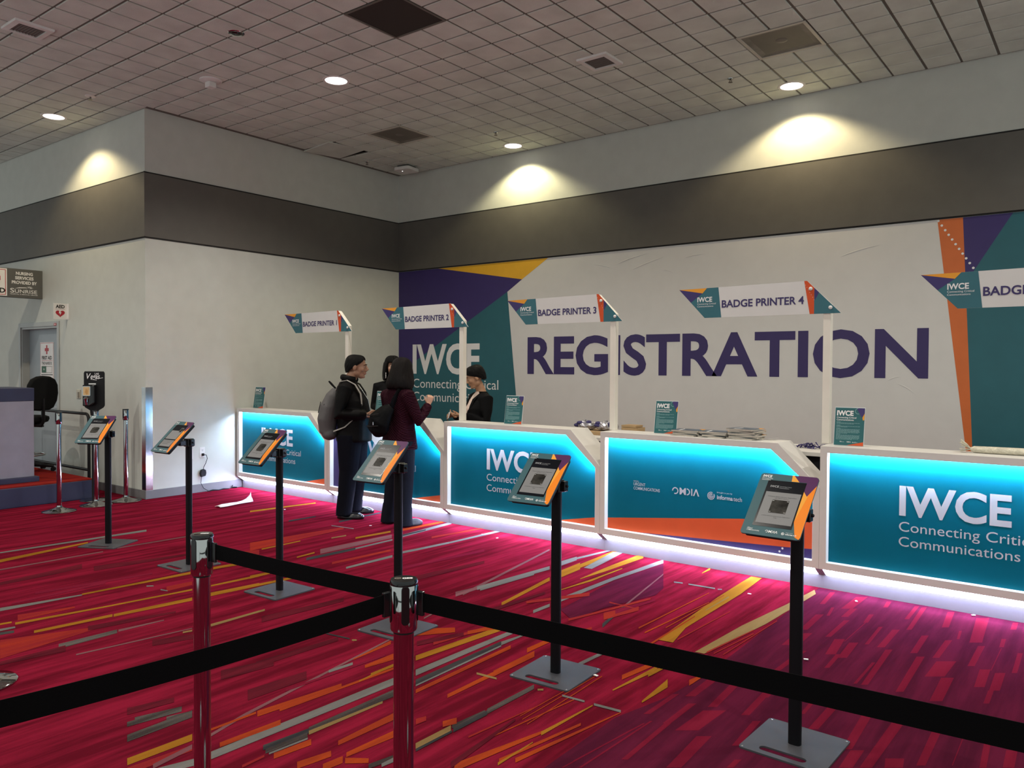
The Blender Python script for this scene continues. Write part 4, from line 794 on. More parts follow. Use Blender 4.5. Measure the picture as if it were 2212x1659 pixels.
def partner_logos(bs, fr, x, z, s, off, mi):
    """three sponsor marks in a row; bs = one mesh builder for all, or three"""
    b1, b2, b3 = bs if isinstance(bs, list) else (bs, bs, bs)
    b1.text("IWCE's", fr, x, z + 0.060 * s, 0.012 * s, None, off, mi, 0.0); b1.text('URGENT', fr, x, z + 0.028 * s, 0.026 * s, 0.115 * s, off, mi, 0.004); b1.text('COMMUNICATIONS', fr, x, z - 0.008 * s, 0.026 * s, 0.255 * s, off, mi, 0.004)
    x2 = x + 0.375 * s                                            # OMDIA with its cut letters
    b2.ring((x2 + 0.026 * s, z + 0.022 * s), 0.020 * s, 0.029 * s, fr, off, mi, 24, -110, 185); b2.text('M', fr, x2 + 0.066 * s, z - 0.006 * s, 0.057 * s, 0.058 * s, off, mi, 0.03)
    b2.ring((x2 + 0.132 * s, z + 0.022 * s), 0.020 * s, 0.029 * s, fr, off, mi, 16, -90, 90); b2.text('I', fr, x2 + 0.172 * s, z - 0.006 * s, 0.057 * s, 0.010 * s, off, mi, 0.03)
    b2.add([fr.p(x2 + q[0] * s, z + q[1] * s, off) for q in ((0.188, -0.006), (0.200, -0.006), (0.216, 0.036), (0.232, -0.006), (0.244, -0.006), (0.221, 0.051), (0.211, 0.051))], [(0, 1, 2, 6), (2, 3, 4, 5), (2, 5, 6)], mi)
    x3 = x + 0.690 * s
    for r in (0.011, 0.021, 0.032): b3.ring((x3 + 0.033 * s, z + 0.012 * s), (r - 0.0055) * s, r * s, fr, off, mi, 28, 20 * r * 100, 330 + 20 * r * 100)
    b3.text('brought to you by', fr, x3 + 0.085 * s, z + 0.040 * s, 0.012 * s, 0.13 * s, off, mi); b3.text('informa', fr, x3 + 0.085 * s, z - 0.010 * s, 0.034 * s, 0.135 * s, off, mi, 0.02); b3.text('tech', fr, x3 + 0.226 * s, z - 0.010 * s, 0.034 * s, 0.07 * s, off, mi, 0.0)
desc = ['leftmost lit white counter with a teal front, touching the side wall', 'lit white counter behind the standing couple, second from the left', 'lit white counter in the middle whose teal front reads IWCE behind a tablet stand', 'lit white counter with three small sponsor logos and an orange band', 'rightmost lit white counter, cut off by the picture edge, with a big IWCE']
for k in range(5):
    x = CL[k]; t = thing('reception_counter', desc[k], 'counter', (x, cfront(x), 0), CROT, 'lit registration counters in a row')
    obj('body', sh, m_white, t, bevel=0.0025); obj('plinth', pl, mat('dimmed_kick_plate', (0.19, 0.19, 0.20), 0.45), t); obj('toe_light', te, m_toe, t); obj('recess_light', le, m_led, t)  # plinth: white laminate darkened in colour so the toe light does not clip
    fr = Fr((0, REC - 0.008, 0), (1, 0, 0), (0, 0, 1)); b = MB(); b.prism(BIG, fr, -0.006, 0.0, 0)
    if k == 3:
        b.flat([(0.052, 0.302), (1.26, 0.441), (CW - .05, 0.490), (CW - .05, 0.212), (0.052, 0.212)], fr, 0.0006, 1); b.flat([(0.34, 0.212), (CW - .05, 0.212), (CW - .05, 0.286), (1.63, 0.272)], fr, 0.0010, 2)
        for q in ((1.795, 0.52), (1.742, 0.455), (1.712, 0.42), (1.60, 0.258), (1.578, 0.232)): b.disc(q, 0.008, fr, 0.0014, 3)
    else:
        b.flat([(1.40, 0.212), (CW - .05, 0.212), (CW - .05, 0.292)], fr, 0.0006, 1)
        if k == 1: b.flat([(0.052, 0.212), (0.16, 0.212), (0.20, 1.011), (0.052, 1.011)], fr, 0.0006, 2)
    g = obj('graphic_panel', b, [m_teal2, m_coral, m_purple, m_letter], t)
    b = MB(); m_lav = mat('lavender_white_letter', (0.50, 0.50, 0.54), 0.5)
    if k == 3:
        bs = [MB(), MB(), MB()]; partner_logos(bs, fr, 0.31, 0.585, 0.98, 0.0012, 0)
        for q in bs: obj('sponsor_logo', q, m_lav, g)
        continue
    elif k == 1: logo(b, fr, 0.60, 0.605, 0.664, 0.0012, 0)
    else: logo(b, fr, (0.487, 0, 0.537, 0, 0.524)[k], 0.608 if k else 0.62, 0.664, 0.0012, 0)
    obj('lettering', b, m_lav, g)
# ---- badge printer signs on posts
for k, tipx in enumerate((-7.16, -5.33, -3.50, -1.64, 0.20)):
    n = k + 1; y = cfront(tipx) + 0.185
    lab = ['leftmost hanging sign board BADGE PRINTER 1 on a cream post', 'sign board BADGE PRINTER 2 on a cream post', 'sign board BADGE PRINTER 3 on a cream post', 'sign board BADGE PRINTER 4 on a cream post', 'sign board cut off at the right edge of the picture, reading BADGE'][k]
    t = thing('badge_sign', lab, 'sign', (tipx, y, LEDGE), CROT, 'badge printer signs above the counters')
    b = MB(); b.prism([(-0.13, 0.0005), (-0.075, 0.0005), (-0.075, 1.040), (-0.262, 1.224), (-1.15, 1.208), (-1.15, 1.155), (-0.285, 1.168), (-0.13, 1.015)], Fr((0, 0.01, 0), (1, 0, 0), (0, 0, 1)), -0.055, 0.0, 0); obj('post', b, m_cream, t, bevel=0.003)
    fr = Fr((0, 0.002, 0), (1, 0, 0), (0, 0, 1)); B0, T0 = 0.974, 1.216
    out = [(0, B0), (-0.25, 1.226), (-1.31, T0), (-1.08, B0)]
    b = MB(); b.prism(out[::-1], fr, -0.006, 0.0, 0)
    def ed(z): return -1.31 + (T0 - z) / (T0 - B0) * 0.23
    b.flat([(-1.31, T0), (-1.08, B0), (-0.935, B0), (-0.962, T0 + .003)], fr, 0.0006, 1)
    b.flat([(-1.31, T0), (ed(1.105), 1.105), (-1.10, 1.177)], fr, 0.0010, 2); b.flat([(-1.31, T0), (-1.10, 1.177), (-1.062, T0 + .002)], fr, 0.0012, 3)
    b.flat([(-0.228, B0), (-0.196, B0), (-0.196, 1.171), (-0.25, 1.226), (-0.272, 1.226)], fr, 0.0006, 4)
    b.flat([(-0.196, B0), (0, B0), (-0.196, 1.171)], fr, 0.0006, 1); b.flat([(-0.196, 1.171), (-0.160, 1.135), (-0.192, 1.075)], fr, 0.0010, 2)
    for q in range(7): b.disc((-0.262 + 0.011 * q, 1.195 - 0.019 * q), 0.0022, fr, 0.0012, 0, 8)
    p = obj('sign_panel', b, [m_print_w, mat('sign_teal', (0.024, 0.13, 0.165), 0.45), m_purple, m_amber, m_coral], t)
    b = MB(); logo(b, fr, -1.145, 1.105, 0.13, 0.0014, 0); obj('logo_lettering', b, m_letter, p)
    b = MB(); b.text('BADGE PRINTER %d' % n, fr, -0.932, 1.052, 0.060, 0.66, 0.0014, 0, 0.024); obj('lettering', b, m_ink, p)
    for q in ((-0.222, 1.165), (-0.075, 1.018)):
        b = MB(); b.lathe([(0.014, 0), (0.014, 0.006), (0.010, 0.010), (0.001, 0.011)], fr.p(q[0], q[1], 0.0008), 20, 0, Vector((0, -1, 0))); obj('screw_cap', b, m_whitepl, t, smooth=40)
# ---- information cards standing on the counters
def card(xc, lab, rz=0.0, back=0.165):
    t = thing('information_card', lab, 'flyer', (xc, cfront(xc) + back, LEDGE), CROT + rz, 'teal information cards on the counters')
    lean = Vector((0, math.sin(R(9)), math.cos(R(9)))); w = 0.202; hh = 0.275; fr = Fr((-w / 2, 0, 0.004), (1, 0, 0), lean)
    b = MB(); b.prism([(0, 0), (w, 0), (w, hh), (0, hh)], fr, -0.002, 0, 0)
    b.flat([(0.145, hh), (w, hh), (w, 0.235), (0.184, 0.205)], fr, 0.0006, 1); b.flat([(w, 0.238), (w, 0.19), (0.193, 0.185), (0.188, 0.205)], fr, 0.0006, 2); b.flat([(0.09, 0), (w, 0), (w, 0.028)], fr, 0.0006, 3)
    b.ring((0.158, 0.252), 0.018, 0.0225, fr, 0.001, 4, 24, 95, 290); s = obj('printed_sheet', b, [mat('card_teal', (0.010, 0.105, 0.115), 0.4), m_purple, m_amber, m_coral, mat('pale_teal', (0.16, 0.32, 0.33), 0.5)], t)
    b = MB(); b.text('IWCE', fr, 0.012, 0.216, 0.038, 0.115, 0.0012, 0, 0.04); b.text('Connecting Critical', fr, 0.012, 0.197, 0.012, 0.135, 0.0012, 0, 0.012); b.text('Communications', fr, 0.012, 0.180, 0.012, 0.118, 0.0012, 0, 0.012)
    partner_logos(b, fr, 0.04, 0.022, 0.125, 0.0012, 0); obj('lettering', b, m_letter, s)
    b = MB(); rnd = random.Random(3)
    for (z, n, head) in ((0.167, 2, 1), (0.143, 2, 1), (0.121, 6, 1), (0.077, 6, 1)):
        if head: b.flat([(0.012, z), (0.04, z), (0.04, z + 0.004), (0.012, z + 0.004)], fr, 0.001, 0)
        for q in range(n):
            zz = z - 0.006 * (q + 1); e = 0.175 if q < n - 1 else 0.06 + 0.1 * rnd.random(); xx = 0.012
            while xx < e - 0.01: l = 0.006 + 0.012 * rnd.random(); b.flat([(xx, zz), (min(xx + l, e), zz), (min(xx + l, e), zz + 0.0034), (xx, zz + 0.0034)], fr, 0.001, 0); xx += l + 0.0022
    obj('small_print', b, mat('pale_teal', (0.16, 0.32, 0.33), 0.5), s)
    b = MB(); fo = Fr((-w / 2 - 0.004, 0, 0.001), (1, 0, 0), lean); b.prism([(0, 0), (w + .008, 0), (w + .008, hh + .008), (0, hh + .008)], fo, -0.006, -0.003, 0); b.box(-0.07, 0.07, 0.004, 0.075, 0.0006, 0.004); obj('acrylic_stand', b, mat('clear_acrylic', (0.7, 0.72, 0.72), 0.15, var=0.02), t)
card(-9.03, 'teal information card on the leftmost counter', R(3)); card(-6.62, 'teal information card mostly hidden behind the woman in the maroon jacket', R(8), 0.17)
card(-4.72, 'teal information card right of the woman in the black blazer', R(4)); card(-3.062, 'teal information card left of the magazine stacks', R(2)); card(-1.56, 'teal information card beside the post of BADGE PRINTER 4', R(2), 0.125)
# ---- magazines
m_cover = mat('magazine_cover', (0.06, 0.085, 0.12), 0.35, var=0.3, vscale=12); m_pages = mat('magazine_pages', (0.62, 0.55, 0.46), 0.7, var=0.1, vscale=40, stretch=(1, 1, 20))
fz = Fr((0, 0, 0), (1, 0, 0), (0, 1, 0))
def magazine(lab, w=0.195, l=0.232, h=0.0115):
    t = thing('magazine', lab, 'magazine', (0, 0, 0), 0, 'magazines stacked on the counter'); b = MB(); b.box(-w / 2 + .002, w / 2 - .002, -l / 2 + .002, l / 2 - .002, 0.0006, h - 0.0006); obj('pages', b, m_pages, t)
    b = MB(); b.box(-w / 2, w / 2, -l / 2, l / 2, h - 0.0006, h); b.box(-w / 2, w / 2, -l / 2, l / 2, 0, 0.0006); fr = Fr((-w / 2, -l / 2, h), (1, 0, 0), (0, 1, 0)); b.flat([(0.02, 0.16), (0.15, 0.16), (0.15, 0.175), (0.02, 0.175)], fr, 0.0004, 1); b.flat([(0.12, 0.0), (0.20, 0.0), (0.20, 0.06)], fr, 0.0004, 2); obj('cover', b, [m_cover, m_paper, m_amber], t); return t
mg0 = None
names = {0: 'left', 1: 'middle', 2: 'tallest'}
ords = ['lowest', 'second from the bottom', 'third from the bottom', 'fourth from the bottom', 'fifth from the bottom', 'sixth from the bottom', 'seventh from the bottom', 'topmost']
for s, (x, n, base) in enumerate(((-2.835, 4, 3), (-2.590, 4, 1), (-2.345, 7, 2))):
    for q in range(n):
        lab = 'magazine on the counter, %s of the %s stack' % ('topmost' if q == n - 1 else ords[q], names[s]); rz = CROT + R(88 + (-7, 5, -3, 8, -5, 4, -8, 3)[q]) + (R(14) if s == 1 and q == 1 else 0)
        loc = (x + 0.008 * ((q * 7) % 3 - 1), cfront(x) + 0.172 + 0.006 * ((q * 5) % 3 - 1), LEDGE + 0.0005 + q * 0.0119)
        if mg0 is None: mg0 = magazine(lab); mg0.location = loc; mg0.rotation_euler = (0, 0, rz)
        else: dup(mg0, loc, rz, lab)
t = obj('paper_slip', MB().add([(-0.05, 0, 0.0005), (0.05, 0.01, 0.018), (0.055, 0.05, 0.016), (-0.045, 0.045, 0.0005)], [(0, 1, 2, 3)]), m_paper, None, (-2.17, cfront(-2.17) + 0.2, LEDGE), CROT); tag(t, 'loose white paper slip right of the tallest magazine stack', 'paper'); t.modifiers.new('s', 'SOLIDIFY').thickness = 0.001
# ---- plastic wrapped package on the right counter
t = thing('wrapped_package', 'clear plastic wrapped roll lying on the rightmost counter', 'package', (-0.58, cfront(-0.58) + 0.20, LEDGE + 0.024), CROT); m_wrap = mat('clear_wrap', (0.62, 0.58, 0.46), 0.18, var=0.2, vscale=30, bump=1.0, bscale=60)
obj('wrapped_body', MB().tube([(-0.21, 0, 0), (-0.19, 0, 0), (-0.1, 0, 0), (0.1, 0, 0.002), (0.4, 0, 0.0), (0.42, 0, 0)], [0.012, 0.022, 0.024, 0.024, 0.024, 0.01], 14), m_wrap, t, smooth=60); b = MB()
for k in range(9):
    a = R(-150 + 37 * k); b.tube([(-0.205, 0, 0.0), (-0.235, 0.02 * math.cos(a), 0.012 + 0.022 * math.sin(a)), (-0.27, 0.035 * math.cos(a), 0.022 + 0.040 * math.sin(a))], [0.006, 0.009, 0.011], 6, 0, 0.35)
obj('twisted_end', b, m_wrap, t, smooth=60)
# ---- back shelf and what lies on it
t = thing('back_shelf', 'white back shelf with a black skirt behind the counters', 'shelf', (0, 0, 0)); obj('worktop', MB().box(-4.62, 1.6, 6.62, 7.25, 0.905, 0.94), m_white, t, bevel=0.003)
b = MB(); n = 120; vs = []; 
for k in range(n + 1): x = -4.58 + 6.1 * k / n; y = 6.68 + 0.012 * math.sin(k * 1.9); vs += [(x, y, 0.0), (x, y, 0.905)]
b.add(vs, [(2 * k, 2 * k + 2, 2 * k + 3, 2 * k + 1) for k in range(n)]); b.box(-4.58, 1.52, 6.75, 7.2, 0, 0.03); obj('skirt', b, mat('black_drape', (0.006, 0.006, 0.008), 0.9), t, smooth=60)
m_lany = mat('purple_lanyard', (0.030, 0.024, 0.11), 0.7, var=0.3, vscale=40)
def lanyards(x, y, lab, w, n, seed, h):
    rnd = random.Random(seed); b = MB()
    for k in range(n):
        c = Vector((rnd.uniform(-w, w), rnd.uniform(-.06, .06), 0.006)); pts = []
        a = rnd.uniform(0, 6.3)
        for q in range(7): a += rnd.uniform(-1.1, 1.1); pts.append(c.copy()); c += Vector((0.028 * math.cos(a), 0.03 * math.sin(a), 0)); c.z = max(0.006, (h - 0.004) * rnd.random() * max(0.15, 1 - abs(c.x) / (w * 1.4)))
        b.tube(pts, 0.008, 6, 0, 0.3)
    t = obj('lanyard_pile', b, m_lany, None, (x, y, 0.9405), smooth=70); return tag(t, lab, 'lanyards', 'loose purple lanyard piles on the back shelf', 'stuff')
lanyards(-2.10, 6.93, 'heap of purple lanyards on the shelf left of the BADGE PRINTER 4 post', 0.12, 22, 4, 0.055); lanyards(-1.22, 6.93, 'flat heap of purple lanyards right of the rightmost information card', 0.13, 16, 9, 0.05)
t = obj('tablet_computer', MB().box(-0.15, 0.15, -0.10, 0.10, 0, 0.012), m_blackgl, None, (-2.50, 6.95, 0.9405), R(6), bevel=0.004); tag(t, 'dark flat tablet lying on the shelf beside the lanyards', 'tablet')
m_foil = mat('silver_bag', (0.42, 0.42, 0.46), 0.22, 0.5, var=0.5, vscale=25, bump=1.0, bscale=28)
for q, (x, s, lab) in enumerate(((-4.40, 0.085, 'shiny plastic bag of lanyards, the left one of two on the box'), (-4.15, 0.095, 'shiny plastic bag of lanyards, the right one of two on the box'))):
    b = MB(); rnd = random.Random(q + 2); b.ell((0, 0, 0.048), (s * 1.35, 0.09, 0.05), 28, 14)
    b.v = [(v[0] + rnd.uniform(-.007, .007), v[1] + rnd.uniform(-.007, .007), max(0.0, v[2] + rnd.uniform(-.009, .009))) for v in b.v]
    t = thing('plastic_bag', lab, 'bag', (x, 7.0, 0.975), 0, 'plastic bags of lanyards'); obj('bag', b, m_foil, t); b = MB()
    for k in range(5): b = MB(); b.ell((rnd.uniform(-s, s), -0.05 + rnd.uniform(-.02, .02), 0.06 + rnd.uniform(-.015, .02)), (0.035, 0.035, 0.02), 10, 6); obj('lanyard_bundle', b, m_lany, t, smooth=60)
t = thing('storage_box', 'brown box under the shiny bags, seen in the gap between counters', 'box', (-4.25, 7.0, 0.9405)); obj('carton', MB().box(-0.30, 0.24, -0.17, 0.17, 0, 0.034), m_card, t, bevel=0.002)
t = thing('cardboard_box', 'small open cardboard box right of the BADGE PRINTER 3 post', 'box', (-3.86, 7.02, 0.9405)); obj('carton', MB().box(-0.09, 0.09, -0.08, 0.08, 0, 0.085).box(-0.088, 0.02, -0.0815, -0.08, 0.01, 0.06, 1), [m_card, mat('cardboard_shade', (0.16, 0.10, 0.05), 0.8)], t); obj('flap', MB().box(-0.09, 0.07, -0.08, 0.07, 0.088, 0.108), m_card, t)
# ================================================================== TABLET KIOSKS
def kiosk(lab, loc, rz, order):
    t = thing('tablet_kiosk', lab, 'kiosk', loc, rz, 'tablet check-in stands in a row'); s = 0.179
    ou = rrect(-s, s, -s, s, 0.016, 4); sl = rrect(-0.105, 0.093, -0.148, -0.106, 0.0208, 5)
    me = bpy.data.meshes.new('base_plate'); b = MB(); b.prism(ou, fz, 0.0, 0.008, 0)
    o = obj('base_plate', b, [m_plate, m_reveal], t); c = obj('cut', MB().prism(sl, fz, -0.02, 0.03, 0), m_plate, t)
    md = o.modifiers.new('slot', 'BOOLEAN'); md.object = c; md.solver = 'EXACT'; bpy.context.view_layer.update()
    nm = bpy.data.meshes.new_from_object(o.evaluated_get(bpy.context.evaluated_depsgraph_get())); o.modifiers.clear(); o.data = nm; bpy.data.objects.remove(c)
    b = MB()
    for q in ((-.165, -.165), (.165, -.165), (-.165, .165), (.165, .165)): b.lathe([(0.005, 0.008), (0.004, 0.009), (0.0005, 0.0095)], (q[0], q[1], 0), 12)
    obj('screw', b, m_steel, t)
    fx_ = rrect(-0.027, 0.027, -0.02, 0.02, 0.016, 5); obj('pole', MB().prism(fx_, fz, 0.008, 1.005, 0), m_powder, t, smooth=40)
    b = MB(); b.prism(rrect(-0.034, 0.034, -0.030, 0.030, 0.012, 4), fz, 0.965, 1.03, 0); b.box(-0.022, 0.022, -0.085, -0.02, 0.975, 1.02); b.box(0.034, 0.060, -0.018, 0.018, 0.972, 1.026); b.cyl((0.03, 0, 1.0), (0.07, 0, 1.0), 0.007, n=10)
    obj('clamp', b, m_blackgl, t, bevel=0.004)
    k = R(46); c0 = Vector((-0.032, -0.122, 1.05)); up = Vector((0, math.sin(k), math.cos(k))); w, hh = 0.248, 0.325
    fr = Fr(c0 - Vector((1, 0, 0)) * (w / 2) - up * (hh / 2), (1, 0, 0), up); b = MB(); b.prism(rrect(0, w, 0, hh, 0.014), fr, -0.006, 0.0, 0); i = 0.010; b.prism(rrect(i, w - i, i, hh - i, 0.012), fr, -0.030, -0.006, 1)
    b.flat([(0.135, hh), (0.142, hh), (0.172, hh - .034), (0.139, hh - .034)], fr, 0.0005, 2)
    b.flat([(0.142, hh), (w - .012, hh), (w - .003, hh - .008), (w, hh - .014), (w, hh - .045), (0.221, hh - .105), (0.204, hh - .082), (0.204, hh - .034), (0.172, hh - .034)], fr, 0.0005, 3)
    b.flat([(0.204, hh - .082), (0.221, hh - .105), (0.226, hh - .100), (0.204, 0.085)], fr, 0.0007, 4)
    b.flat([(w, hh - .045), (w, 0.014), (w - .004, 0.003), (0.226, 0.012), (0.204, 0.085), (0.221, hh - .125), (0.221, hh - .105)], fr, 0.0005, 5)
    e = obj('enclosure', b, [m_tealg, m_black, m_amber, m_plum, m_amber, mat('kiosk_orange', (0.80, 0.22, 0.015), 0.4, spec=0.12)], t)
    b = MB(); b.text('IWCE', fr, 0.010, hh - .022, 0.013, 0.040, 0.001, 0, 0.03, shear=0.1); b.text('Connecting Critical', fr, 0.010, hh - .030, 0.005, 0.046, 0.001, 0, 0.01); b.text('Communications', fr, 0.010, hh - .038, 0.005, 0.039, 0.001, 0, 0.01); obj('lettering', b, m_letter, e)
    bs = [MB(), MB(), MB()]; partner_logos(bs, fr, 0.024, 0.019, 0.21, 0.001, 0)
    for q in bs: obj('sponsor_logo', q, m_letter, e)
    sx0, sx1, sz0, sz1 = 0.040, 0.204, 0.046, hh - .036
    b = MB(); b.prism([(sx0, sz0), (sx1, sz0), (sx1, sz1), (sx0, sz1)], fr, 0.0, 0.0008, 0); a0, a1 = sx0 + .008, sx1 - .006
    b.flat([(a0, sz0 + .016), (a1, sz0 + .016), (a1, sz1 - .062), (a0, sz1 - .062)], fr, 0.0012, 1)
    if order != 1:
        cx = (a0 + a1) / 2; b.flat([(cx - .036, 0.118), (cx + .036, 0.118), (cx + .036, 0.186), (cx - .036, 0.186)], fr, 0.0016, 2)
        for (p, q) in ((-1, -1), (1, -1), (1, 1), (-1, 1)):
            b.flat([(cx + p * .031 - .004, 0.152 + q * .029 - .0006), (cx + p * .031 + .004, 0.152 + q * .029 - .0006), (cx + p * .031 + .004, 0.152 + q * .029 + .0006), (cx + p * .031 - .004, 0.152 + q * .029 + .0006)], fr, 0.002, 3)
    else:
        b.flat([(a1 - .05, sz1 - .062), (a1 - .012, sz1 - .062), (a1 - .012, sz1 - .03), (a1 - .05, sz1 - .03)], fr, 0.0012, 1); b.flat([(a1 - .046, sz1 - .075), (a1 - .014, sz1 - .075), (a1 - .014, sz1 - .034), (a1 - .046, sz1 - .034)], fr, 0.0016, 2)
        b.flat([(a0, 0.128), (a1, 0.128), (a1, 0.138), (a0, 0.138)], fr, 0.0016, 0)
    s_ = obj('screen', b, [m_screend, m_screen, m_cam, m_letter], t)
    b = MB()
    if order != 1:
        b.text('IWCE', fr, a0 + .010, sz1 - .038, 0.011, 0.036, 0.0014, 0, 0.02); b.text('Connecting Critical', fr, a0 + .05, sz1 - .033, 0.0045, 0.05, 0.0014, 0); b.text('Communications', fr, a0 + .05, sz1 - .041, 0.0045, 0.042, 0.0014, 0)
        b.text('Welcome! Please scan your Registration', fr, cx, 0.201, 0.0042, 0.122, 0.0016, 1, 0.012, 'C'); b.text('QR code to check in', fr, cx, 0.193, 0.0042, 0.058, 0.0016, 1, 0.012, 'C'); b.text('or press below to search up your Registration', fr, cx, 0.100, 0.0038, 0.118, 0.0016, 1, 0.01, 'C'); b.text('Help', fr, cx, 0.092, 0.0038, 0.014, 0.0016, 1, 0.01, 'C')
    else:
        for q in range(3): b.flat([(a0 + .01, 0.115 - .014 * q), (a1 - .02 * q - .01, 0.115 - .014 * q), (a1 - .02 * q - .01, 0.118 - .014 * q), (a0 + .01, 0.118 - .014 * q)], fr, 0.0016, 1)
    obj('screen_text', b, [mat('screen_grey_text', (0.30, 0.31, 0.33), 0.5), mat('screen_dark_text', (0.02, 0.02, 0.02), 0.5)], s_)
    return t
kl = ['tablet stand farthest left, in front of the chrome posts', 'tablet stand before the wall outlets, its screen half covered by a dark line', 'tablet stand standing before the leftmost counter', 'tablet stand directly in front of the two people from behind', 'tablet stand in front of the IWCE counter in the middle', 'nearest and largest tablet stand, at the right before the sponsor logos']
k0 = None
for i, (x, y, rz) in enumerate(((-7.232, 3.425, R(29)), (-5.965, 3.47, R(1)), (-4.775, 3.475, R(2)), (-3.512, 3.425, R(3)), (-2.342, 3.438, R(3)), (-1.082, 3.418, R(-2)))):
    if i in (0, 1): q = kiosk(kl[i], (x, y, 0), rz, i); k0 = q if i == 0 else k0
    else: dup(k0, (x, y, 0), rz, kl[i])
# ================================================================== STANCHIONS
def stanchion(lab, loc, head, clip=True, zt=1.09):
    t = thing('barrier_post', lab, 'barrier post', loc, 0, 'chrome belt barrier posts'); z0 = zt - 0.128
    obj('base', MB().lathe([(0.172, 0), (0.172, 0.008), (0.165, 0.014), (0.10, 0.026), (0.05, 0.042), (0.030, 0.055), (0.027, 0.07)], n=48), m_chrome, t, smooth=40)
    obj('shaft', MB().lathe([(0.0255, 0.05), (0.0255, z0 - 0.002)], n=32), m_chrome, t, smooth=40)
    b = MB(); b.lathe([(0.0265, z0 - 0.006), (0.0265, z0)], n=32, mi=1); b.lathe([(0.0315, z0), (0.0335, z0 + 0.004), (0.0335, zt - 0.012), (0.032, zt - 0.010)], n=40); h = obj('head', b, [m_chrome, m_black], t, smooth=40)
    b = MB()
    for k in range(4):
        a = head + math.pi / 2 * k; u = Vector((-math.sin(a), math.cos(a), 0)); n = Vector((math.cos(a), math.sin(a), 0)); fr = Fr(n * 0.0315, u, (0, 0, 1))
        b.prism(rrect(-0.010, 0.010, z0 + 0.020, zt - 0.011, 0.0098, 5), fr, 0, 0.0035, 0)
    obj('belt_slot', b, m_blackgl, h, bevel=0.001)
    b = MB(); b.lathe([(0.0345, zt - 0.013), (0.0352, zt - 0.006), (0.033, zt), (0.0005, zt + 0.001)], n=40); cp = obj('cap', b, m_blackgl, t, smooth=50)
    if clip:
        a = YAW + R(8); fr = Fr((0, 0, zt + 0.0012), (math.cos(a), math.sin(a), 0), (-math.sin(a), math.cos(a), 0)); b = MB(); b.text('GES', fr, -0.004, -0.008, 0.013, 0.026, 0.0003, 0, 0.05); b.disc((-0.015, 0.0), 0.009, fr, 0.0003, 1); b.ring((-0.015, 0.0), 0.003, 0.005, fr, 0.0006, 2)
        obj('emblem', b, [m_letter, mat('emblem_grey', (0.14, 0.12, 0.09), 0.4), m_black], cp)
    return t
AX, AY, BX, BY = -2.286, 1.373, -1.411, 1.396
stanchion('chrome belt post in the left foreground, farther of the two near ones', (AX, AY, 0), R(13)); stanchion('nearest chrome belt post, in the bottom centre with black belts on both sides', (BX, BY, 0), R(-38))
PC = (-1.50, 0.36); PD = (0.12, 1.49)
s3 = stanchion('chrome belt post outside the picture at the lower left', (PC[0], PC[1], 0), 0.0); dup(s3, (PD[0], PD[1], 0), 0, 'chrome belt post outside the picture at the right'); dup(s3, (-4.545, 1.50, 0), 0, 'chrome belt post at the far left edge, only its base rim showing')
s4 = stanchion('chrome post left of the hand sanitizer, before the platform', (-9.255, 3.850, 0), R(10), False, 1.10)
c = dup(s4, (-9.335, 4.285, 0), 0, 'chrome post directly beside the hand sanitizer stand'); c = dup(s4, (-9.365, 4.645, 0), 0, 'chrome post nearest the steel corner guard')
def belt(p0, p1, lab, sag, z0=1.015, z1=1.062, n=24, clips=()):
    t = thing('barrier_belt', lab, 'barrier belt', (0, 0, 0), 0, 'black retractable barrier belts'); p0 = Vector(p0 + (0,)); p1 = Vector(p1 + (0,)); d = (p1 - p0); nv = Vector((-d.y, d.x, 0)).normalized(); b = MB(); vs = []
    for k in range(n + 1):
        s = k / n; p = p0 + d * s; g = sag * 4 * s * (1 - s)
        for (z, o) in ((z0, -0.0008), (z1, -0.0008), (z1, 0.0008), (z0, 0.0008)): vs.append(p + nv * o + Vector((0, 0, z - g)))
    fs = []
    for k in range(n):
        for q in range(4): fs.append((4 * k + q, 4 * k + (q + 1) % 4, 4 * k + 4 + (q + 1) % 4, 4 * k + 4 + q))
    fs += [(3, 2, 1, 0), (4 * n, 4 * n + 1, 4 * n + 2, 4 * n + 3)]; b.add(vs, fs); obj('webbing', b, m_belt, t, smooth=50)
    for (e, s) in ((p0, 1), (p1, -1)):
        ang = math.atan2(d.y * s, d.x * s); rot = Matrix.Rotation(ang, 3, 'Z'); b = MB(); b.box(0.0, 0.022, -0.005, 0.005, z0 - 0.010, z1 + 0.004, 0, None); b.v = [tuple(rot @ Vector(v) + e) for v in b.v]; obj('end_clip', b, m_blackgl, t, bevel=0.002)
    return t
belt((AX + 0.037, AY + 0.012), (BX - 0.034, BY + 0.026), 'black belt stretched between the two near posts', 0.004)
belt((BX + 0.038, BY + 0.008), (PD[0] - 0.036, PD[1]), 'black belt running from the nearest post to the right edge', 0.002)
belt((BX - 0.008, BY - 0.040), (PC[0] + 0.01, PC[1] + 0.036), 'black belt running from the nearest post to the left edge', 0.012)
belt((PC[0] + 0.036, PC[1] + 0.012), (0.2, 0.40), 'black belt in the bottom left corner, closest to the viewer', 0.0, 1.000, 1.047)
